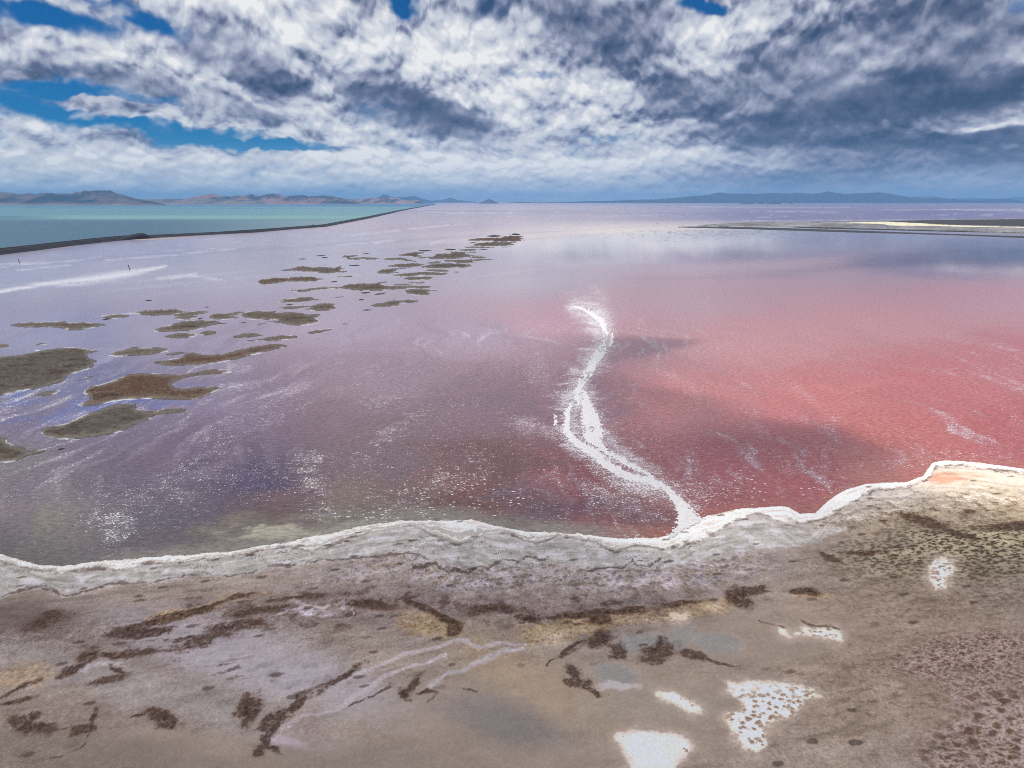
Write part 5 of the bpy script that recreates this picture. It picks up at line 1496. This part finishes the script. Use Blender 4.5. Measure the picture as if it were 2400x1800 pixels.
TINIES = [
    (S1([(940, 195), (985, 183), (1030, 188), (970, 197)]), 'dark sliver tucked under the small oval island beside the long flat one'),
    (S1([(1825, 185), (1885, 175), (1850, 190)]), 'tiny speck of mud between the small squeezed island and the round one'),
    (S1([(1195, 450), (1300, 447), (1250, 453)]), 'hair thin dark line just above the plain oval island'),
    (S3([(1190, 705), (1250, 700), (1315, 703), (1250, 710)]), 'thin dark sliver below the left end of the shoe shaped island'),
    (S3([(1155, 592), (1190, 580), (1225, 592)]), 'tiny peaked dark lump left of the shoe shaped island'),
    (S3([(850, 560), (950, 555), (1010, 552), (930, 563)]), 'broken dark dashes right of the rusty bar with a knob'),
    (S3([(330, 645), (380, 640), (425, 643), (370, 649)]), 'dark sliver between the rusty bar and the forked island'),
    (S3([(960, 862), (1000, 858), (1040, 862), (990, 865)]), 'faint dark speck alone right of the wide jagged island'),
    (S3([(455, 131), (520, 127), (595, 130), (520, 134)]), 'lowest of three thin slivers above the frayed island'),
    (S3([(670, 93), (740, 89), (800, 92), (730, 97)]), 'topmost of three thin slivers above the frayed island'),
    (S3([(725, 114), (780, 110), (820, 114), (770, 118)]), 'right middle one of three thin slivers above the frayed island'),
    (S4([(175, 708), (225, 706), (195, 711)]), 'tiny dark speck in the bay left of the wide jagged island'),
    (S5([(1245, 516), (1345, 515), (1300, 520)]), 'thin dark dash right of the thin oval islet in the far string'),
    (S1([(1340, 15), (1380, 12), (1415, 16), (1375, 20)]), 'lone dark speck in open water far above the broad mud island'),
    (S1([(1890, 78), (1940, 74), (1915, 82)]), 'small dark speck in open water above the round mud island'),
]
for poly, look, lab in ISLANDS:
    big = np.ptp([p_[0] for p_ in poly]) > 100
    bar_of_mud('mud_island', poly, look, height=0.6 if big else 0.4, step=2.6 if big else 2.0, label=lab, group=ISL)
for poly, lab in TINIES:
    bar_of_mud('mud_islet', poly, 'dark', height=0.3, step=1.8, label=lab, category='islet', group='tiny mud islets among the islands')
# salt flecks on the largest island
for u, v, w in ((43, 839, 14), (98, 840, 14), (124, 839, 16), (27, 843, 12), (195, 850, 14), (212, 851, 16), (200, 844, 8), (165, 851, 10), (87, 821, 16)):
    bar_of_mud('salt_fleck', [(u - w / 2, v), (u, v - 1.1), (u + w / 2, v - 0.4), (u, v + 1.0)], 'cream', height=0.75, step=1.6, label='small white salt fleck lying on the largest mud island', category='salt fleck', group='salt flecks on the largest island')

# sand strip under the mound of the causeway
bar_of_mud('sand_strip', [(300, 562), (360, 559.2), (410, 556.6), (470, 556.2), (400, 559.4), (345, 562.6)], 'tan', 0.5, 2.0, label='thin tan sand strip at the foot of the causeway mound', category='sand strip')

# ------------------------------------------------------------------ spit and tidal flats at the right
S6 = lambda pts: crop(1560, 490, 2.633, pts)
bar_of_mud('sand_spit', S6([(20, 113), (140, 107.5), (400, 109), (700, 116), (1150, 131), (1700, 151), (2330, 172), (2330, 183), (1700, 160), (1150, 145), (700, 131), (400, 122), (140, 115)]),
           'slate', 0.8, 3.0, 0.4, label='long dark sand spit tapering to a point in the right distance', category='sand spit')
bar_of_mud('tidal_flat', S6([(230, 97), (600, 79), (1000, 75.5), (1500, 69), (2330, 61), (2330, 152), (1700, 136), (1150, 121), (700, 110), (330, 104)]),
           'flat', 0.25, 2.6, 0.5, label='grey green tidal flat behind the dark sand spit', category='tidal flat')
bar_of_mud('mud_bank', S6([(1350, 77), (1600, 68), (1900, 65), (2330, 64), (2330, 106), (2100, 105), (1800, 99), (1600, 90)]), 'slate', 0.75, 2.6, 0.5,
           label='dark mud bank at the far right edge of the tidal flat', category='mud bank')
bar_of_mud('salt_bar', S6([(1080, 84), (1250, 79), (1400, 79), (1560, 86), (1700, 95), (2000, 105), (2330, 112), (2330, 118), (1900, 112), (1650, 106), (1400, 103), (1330, 94)]), 'cream', 1.0, 2.6, 0.5,
           label='sunlit cream salt bar across the tidal flat', category='salt bar')
bar_of_mud('mud_bank', S6([(760, 111), (1000, 112), (1200, 118), (1700, 131), (2330, 146), (2330, 151), (1700, 139), (1200, 126), (900, 119)]), 'dark', 0.7, 2.6, 0.5,
           label='thin black mud bank between tidal flat and sand spit', category='mud bank')
bar_of_mud('mud_bank', S6([(80, 103), (200, 102.5), (420, 106), (640, 110), (420, 108.5), (200, 105)]), 'dark', 0.5, 2.4, 0.4,
           label='short dark hairline bank above the tip of the sand spit', category='mud bank')
# dark clots in the shallows before the spit
rng = np.random.RandomState(11)
cv_, cf_ = [], []
for _ in range(620):
    t_ = rng.rand() ** 1.2
    u0 = 1500 + 430 * rng.rand() + 60 * rng.randn()
    v0 = 535 + 0.011 * (u0 - 1560) + 3 + 20 * abs(rng.randn()) * 0.5
    if v0 > 575:
        continue
    x0, y0 = ground_xy(u0, v0)
    rad = 2.0 + 4.0 * rng.rand() ** 2
    k0 = len(cv_)
    cv_.append((x0, y0, 0.25))
    for e in range(7):
        a = 2 * math.pi * e / 7
        rr = rad * (0.7 + 0.6 * rng.rand())
        cv_.append((x0 + 1.6 * rr * math.cos(a), y0 + 1.4 * rr * math.sin(a), -0.03))
    for e in range(7):
        cf_.append((k0, k0 + 1 + e, k0 + 1 + (e + 1) % 7))
clots = mesh_object('mud_clots', np.array(cv_), np.array(cf_), m_mud, attrs={'col': np.zeros((len(cv_), 3), np.float32) + np.array(CI(104, 104, 106), np.float32)})
tag(clots, 'grey mud clots dotting the shallows in front of the sand spit', 'mud clots', 'stuff')

# ------------------------------------------------------------------ mountains
m_hill, g = material('desert_hills')
pos = g.node('ShaderNodeNewGeometry').outputs['Position']
nrm = g.node('ShaderNodeSeparateXYZ', {0: g.node('ShaderNodeNewGeometry').outputs['True Normal']}).outputs[2]
col = attr(g, 'col')
n1 = g.noise(pos, 0.0022, 8.0, 0.62)
k = g.math('MULTIPLY_ADD', g.math('SUBTRACT', n1, 0.5), 1.1, 1.0)
base = g.mix(1.0, col, g.node('ShaderNodeCombineXYZ', {0: k, 1: k, 2: k}).outputs[0], 'MULTIPLY')
bs = g.node('ShaderNodeBsdfPrincipled', {'Base Color': base, 'Roughness': 0.95, 'Specular IOR Level': 0.1})
g.node('ShaderNodeOutputMaterial', {'Surface': bs.outputs[0]})

H1 = lambda pts: crop(0, 420, 3.687, pts)
H2 = lambda pts: crop(600, 420, 3.687, pts)
H3 = lambda pts: crop(1200, 420, 3.687, pts)
H4 = lambda pts: crop(1800, 420, 3.687, pts)
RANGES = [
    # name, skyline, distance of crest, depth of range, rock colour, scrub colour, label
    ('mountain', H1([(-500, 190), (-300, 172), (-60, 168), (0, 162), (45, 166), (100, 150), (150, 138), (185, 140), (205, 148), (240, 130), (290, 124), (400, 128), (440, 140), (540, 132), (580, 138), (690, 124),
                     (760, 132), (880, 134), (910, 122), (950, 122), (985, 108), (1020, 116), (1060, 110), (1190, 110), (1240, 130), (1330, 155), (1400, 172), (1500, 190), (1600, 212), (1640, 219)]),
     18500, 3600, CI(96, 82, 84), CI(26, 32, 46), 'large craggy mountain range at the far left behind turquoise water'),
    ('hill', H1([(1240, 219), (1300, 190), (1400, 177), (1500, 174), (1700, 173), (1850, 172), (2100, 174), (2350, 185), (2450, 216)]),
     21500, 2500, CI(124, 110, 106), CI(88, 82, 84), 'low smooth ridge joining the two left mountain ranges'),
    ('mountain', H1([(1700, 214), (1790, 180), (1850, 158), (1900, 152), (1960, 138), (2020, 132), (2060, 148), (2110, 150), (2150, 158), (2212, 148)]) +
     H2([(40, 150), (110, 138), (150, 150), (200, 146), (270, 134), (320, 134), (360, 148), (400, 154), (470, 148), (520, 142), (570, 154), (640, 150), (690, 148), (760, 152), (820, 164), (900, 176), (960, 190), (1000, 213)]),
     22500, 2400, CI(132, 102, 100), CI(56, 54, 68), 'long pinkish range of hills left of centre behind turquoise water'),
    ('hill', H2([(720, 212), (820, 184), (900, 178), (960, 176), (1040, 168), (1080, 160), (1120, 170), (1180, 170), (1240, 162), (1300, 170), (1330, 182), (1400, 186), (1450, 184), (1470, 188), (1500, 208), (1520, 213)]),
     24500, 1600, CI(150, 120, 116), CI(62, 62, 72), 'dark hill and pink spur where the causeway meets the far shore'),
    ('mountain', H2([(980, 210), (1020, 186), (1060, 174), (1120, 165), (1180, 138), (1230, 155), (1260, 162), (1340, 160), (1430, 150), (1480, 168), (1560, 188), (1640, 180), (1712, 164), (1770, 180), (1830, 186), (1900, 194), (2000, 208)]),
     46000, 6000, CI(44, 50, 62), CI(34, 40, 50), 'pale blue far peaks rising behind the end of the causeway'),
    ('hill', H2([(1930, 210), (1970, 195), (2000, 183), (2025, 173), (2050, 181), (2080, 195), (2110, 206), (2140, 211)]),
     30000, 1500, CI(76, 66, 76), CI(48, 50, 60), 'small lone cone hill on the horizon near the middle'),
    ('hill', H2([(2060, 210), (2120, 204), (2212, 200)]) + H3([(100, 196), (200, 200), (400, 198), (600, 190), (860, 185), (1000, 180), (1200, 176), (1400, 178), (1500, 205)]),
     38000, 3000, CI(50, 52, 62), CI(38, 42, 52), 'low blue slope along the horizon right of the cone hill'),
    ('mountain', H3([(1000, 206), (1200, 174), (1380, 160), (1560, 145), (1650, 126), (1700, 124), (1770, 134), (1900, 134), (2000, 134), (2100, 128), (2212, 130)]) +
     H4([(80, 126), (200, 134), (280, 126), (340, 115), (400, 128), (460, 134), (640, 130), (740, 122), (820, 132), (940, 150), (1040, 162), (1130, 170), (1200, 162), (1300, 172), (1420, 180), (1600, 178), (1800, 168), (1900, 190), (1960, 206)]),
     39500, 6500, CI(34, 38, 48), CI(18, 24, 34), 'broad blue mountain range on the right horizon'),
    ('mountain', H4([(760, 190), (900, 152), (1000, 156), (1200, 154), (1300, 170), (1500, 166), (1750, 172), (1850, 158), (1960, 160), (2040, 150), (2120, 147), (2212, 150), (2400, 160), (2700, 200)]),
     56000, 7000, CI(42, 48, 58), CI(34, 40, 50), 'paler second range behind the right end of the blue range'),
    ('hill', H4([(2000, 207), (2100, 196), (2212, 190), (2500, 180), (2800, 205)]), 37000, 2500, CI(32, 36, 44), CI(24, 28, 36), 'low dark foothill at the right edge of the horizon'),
]
for idx, (nm_, sky_, dist, deep, rock, scrub, lab) in enumerate(RANGES):
    u_ = np.array([p_[0] for p_ in sky_])
    v_ = np.array([p_[1] for p_ in sky_])
    nu = int((u_.max() - u_.min()) / 1.6) + 2
    uu = np.linspace(u_.min(), u_.max(), nu)
    vv = np.interp(uu, u_, v_)
    # plan: crest at a distance along +Y-ish bearing, range runs sideways
    bx = (uu - 1200.0) / FOC * dist * 1.0 / CP
    crest = CAM_H + (HORIZON - vv) / FOC * dist / CP ** 2
    nd = 34
    tt = np.linspace(-1, 1, nd)[:, None]
    jig = fbm(bx, bx * 0 + idx * 999.0, deep * 0.9, 4, 120 + idx, 0.55)[None, :]
    yy = dist + tt * deep * 0.5 + jig * deep * 0.05
    xx = bx[None, :] * (yy / dist)
    bed = 0.0
    prof_ = 1 - np.abs(tt) ** 1.25
    spur = fbm(xx, yy * 0.55, deep * 0.20, 6, 140 + idx, 0.55)
    rid = 1 - np.abs(fbm(xx, yy * 0.6, deep * 0.16, 5, 160 + idx, 0.5)) * 2.2
    hh = (crest[None, :] + 6) * prof_ * (1 + (0.42 * spur + 0.30 * (rid - 0.6)) * np.clip(np.abs(tt) * 2.6, 0, 1) * np.clip((1 - np.abs(tt)) * 4, 0, 1))
    end = np.clip(np.minimum(np.arange(nu), nu - 1 - np.arange(nu)) / 4.0, 0, 1)[None, :]
    zz_ = np.maximum(hh, 0) * end - 4.0 * (1 - prof_)
    # fine crags along the crest
    zz_ = zz_ + (np.clip(prof_, 0, 1) ** 3) * fbm(xx, yy, deep * 0.05, 4, 180 + idx, 0.6) * crest[None, :] * 0.035
    mix_ = sstep(-0.25, 0.35, fbm(xx, yy, deep * 0.35, 5, 200 + idx, 0.55) + 0.5 * spur)
    cc = np.asarray(rock, np.float32) + (np.asarray(scrub, np.float32) - np.asarray(rock, np.float32)) * mix_[..., None]
    low_ = (1 - sstep(0.06, 0.22, prof_ + 0 * xx))
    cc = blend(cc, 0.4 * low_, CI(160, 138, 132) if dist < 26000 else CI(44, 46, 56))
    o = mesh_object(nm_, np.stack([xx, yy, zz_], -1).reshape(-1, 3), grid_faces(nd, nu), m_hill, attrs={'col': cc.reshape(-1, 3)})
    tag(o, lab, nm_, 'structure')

# rocky islets far out on the pink lake
for pts, lab in ((H3([(1836, 208), (1890, 200), (1925, 199), (1960, 206)]), 'flat left one of three dark rock islets below the right range'),
                 (H3([(1985, 208), (2000, 202), (2016, 198), (2034, 208)]), 'small middle one of three dark rock islets below the right range'),
                 (H3([(2058, 208), (2090, 198), (2120, 195), (2150, 192), (2160, 200), (2172, 208)]), 'tallest right one of three dark rock islets below the right range'),
                 (H4([(22, 208), (44, 203), (66, 208)]), 'tiny dark rock islet right of the three others on the horizon')):
    dist = 24500.0
    u_ = np.array([p_[0] for p_ in pts])
    v_ = np.array([p_[1] for p_ in pts])
    uu = np.linspace(u_.min(), u_.max(), 26)
    top_ = np.maximum((476.9 - np.interp(uu, u_, v_)) / FOC * dist, 0) * np.clip(np.minimum(np.arange(26), 25 - np.arange(26)) / 2.0, 0, 1)
    bx = (uu - 1200.0) / FOC * dist / CP
    tt = np.linspace(-1, 1, 9)[:, None]
    yy = dist + tt * 160.0 + 0 * bx[None, :]
    xx = bx[None, :] + 0 * tt
    zz_ = top_[None, :] * (1 - tt ** 2) + 6 * fbm(xx, yy, 120, 3, 300) * (1 - tt ** 2) - 1.0
    o = mesh_object('rock_islet', np.stack([xx, yy, zz_], -1).reshape(-1, 3), grid_faces(9, 26), m_hill,
                    attrs={'col': np.zeros((9 * 26, 3), np.float32) + np.array(CI(66, 60, 62), np.float32)})
    tag(o, lab, 'rock islet', group='dark rock islets on the right horizon')

# ------------------------------------------------------------------ clouds overhead that shade parts of the lake and the shore
m_cloud, g = material('cloud_vapour')
vol = g.node('ShaderNodeVolumePrincipled', {'Color': (0.97, 0.975, 0.98, 1.0), 'Density': 0.013, 'Anisotropy': 0.5})
g.node('ShaderNodeOutputMaterial', {'Volume': vol.outputs[0]})


def cloud(ground_poly, base_z, thick, edge, label, seed, step=18.0, extra=(), soft_west=0.0):
    """A flat based cumulus standing where it must stand to throw its shade on the given stretch of ground."""
    gx, gy = ground_xy([p_[0] for p_ in ground_poly], [p_[1] for p_ in ground_poly])
    gx = np.concatenate([gx, [p_[0] for p_ in extra]])
    gy = np.concatenate([gy, [p_[1] for p_ in extra]])
    sh = base_z / math.tan(SUN_EL)
    ox, oy = math.sin(SUN_AZ) * sh, math.cos(SUN_AZ) * sh
    pad = edge + 0.4 * soft_west
    x_, y_ = np.meshgrid(np.arange(gx.min() - pad, gx.max() + pad, step), np.arange(gy.min() - pad, gy.max() + pad, step), indexing='ij')
    wx = x_ + edge * 0.45 * fbm(x_, y_, edge * 2.2, 4, seed, 0.55)
    wy = y_ + edge * 0.45 * fbm(x_, y_, edge * 2.2, 4, seed + 2, 0.55)
    poly = list(zip(gx.tolist(), gy.tolist()))
    odd = np.zeros(x_.shape, bool)
    dmin = np.full(x_.shape, 1e6)
    for (x0, y0), (x1, y1) in zip(poly, poly[1:] + poly[:1]):
        t_ = np.clip(((wx - x0) * (x1 - x0) + (wy - y0) * (y1 - y0)) / max((x1 - x0) ** 2 + (y1 - y0) ** 2, 1e-6), 0, 1)
        dmin = np.minimum(dmin, np.hypot(wx - x0 - t_ * (x1 - x0), wy - y0 - t_ * (y1 - y0)))
        if y0 != y1:
            odd ^= ((y0 > wy) != (y1 > wy)) & (wx < (x1 - x0) * (wy - y0) / (y1 - y0) + x0)
    sd = np.where(odd, dmin, -dmin)
    e_ = edge + soft_west * sstep(90, -40, x_)
    t_ = thick * sstep(-e_ * 0.35, e_ * 0.9, sd) * (0.85 + 0.35 * fbm(x_, y_, edge * 1.6, 5, seed + 4, 0.55))
    t_ = np.where(sd > -e_ * 0.35, np.maximum(t_, 0.0), 0.0)
    inside_ = t_ > 0.5
    r_, c_ = x_.shape
    f_ = grid_faces(r_, c_)
    f_ = f_[inside_.ravel()[f_].any(1)]
    top_ = np.stack([x_ + ox, y_ + oy, base_z + t_], -1).reshape(-1, 3)
    bot_ = np.stack([x_ + ox, y_ + oy, base_z - 0.08 * t_], -1).reshape(-1, 3)
    used = np.unique(f_)
    new_t = np.full(r_ * c_, -1, np.int64)
    new_t[used] = np.arange(len(used))
    rimv = ~inside_.ravel()[used]
    new_b = np.full(r_ * c_, -1, np.int64)
    new_b[used] = np.where(rimv, new_t[used], len(used) + np.cumsum(~rimv) - 1)
    vv_ = np.concatenate([top_[used], bot_[used][~rimv]])
    vv_[:len(used)][rimv, 2] = base_z
    ff_ = np.concatenate([new_t[f_][:, ::-1], new_b[f_]])      # outward faces: the vapour lies between them
    o = mesh_object('cloud', vv_, ff_, m_cloud)
    return tag(o, label, 'cloud', 'stuff')


SH = [(p_[0], p_[1] - 60 + 60 * sstep(1000, 1500, p_[0])) for p_ in SHORE if p_[0] < 1950]
cloud([(-900, 1230), (-300, 1240)] + SH + [(2010, 1170), (2080, 1150), (2160, 1160), (2260, 1190), (2420, 1240), (2800, 1400)],
      1350.0, 105.0, 70.0, 'wide grey cloud overhead whose shade covers the near shore', 400, 12.0, extra=[(420, -200), (0, -420), (-700, -300), (-1100, 100)])
cloud([(1240, 800), (1330, 790), (1440, 788), (1540, 805), (1565, 830), (1480, 848), (1380, 866), (1450, 915), (1560, 950), (1640, 985), (1800, 995), (1940, 1010), (1985, 1060), (1930, 1110), (1800, 1160),
       (1600, 1205), (1400, 1225), (1180, 1200), (1120, 1120), (1180, 980)],
      1250.0, 110.0, 95.0, 'thin cloud scrap overhead that dims the water on both sides of the salt streak', 410, 9.0)
cloud([(1660, 985), (1800, 988), (1930, 1008), (1975, 1050), (1900, 1085), (1760, 1075), (1650, 1030)],
      1200.0, 220.0, 95.0, 'dense small cloud overhead that casts the darkest patch on the red water', 411, 7.0)
cloud([(1390, 800), (1440, 792), (1530, 802), (1570, 826), (1500, 840), (1420, 838)],
      1200.0, 190.0, 60.0, 'little cloud scrap overhead that darkens the water beside the salt streak', 412, 7.0)
cloud([(1480, 652), (1620, 648), (1800, 646), (2000, 634), (2300, 625), (2800, 610), (2800, 585), (2300, 580), (2050, 600), (1900, 632), (1700, 640)],
      1350.0, 90.0, 170.0, 'broad thin cloud overhead whose shade dims the water below the sand spit', 460, 22.0)
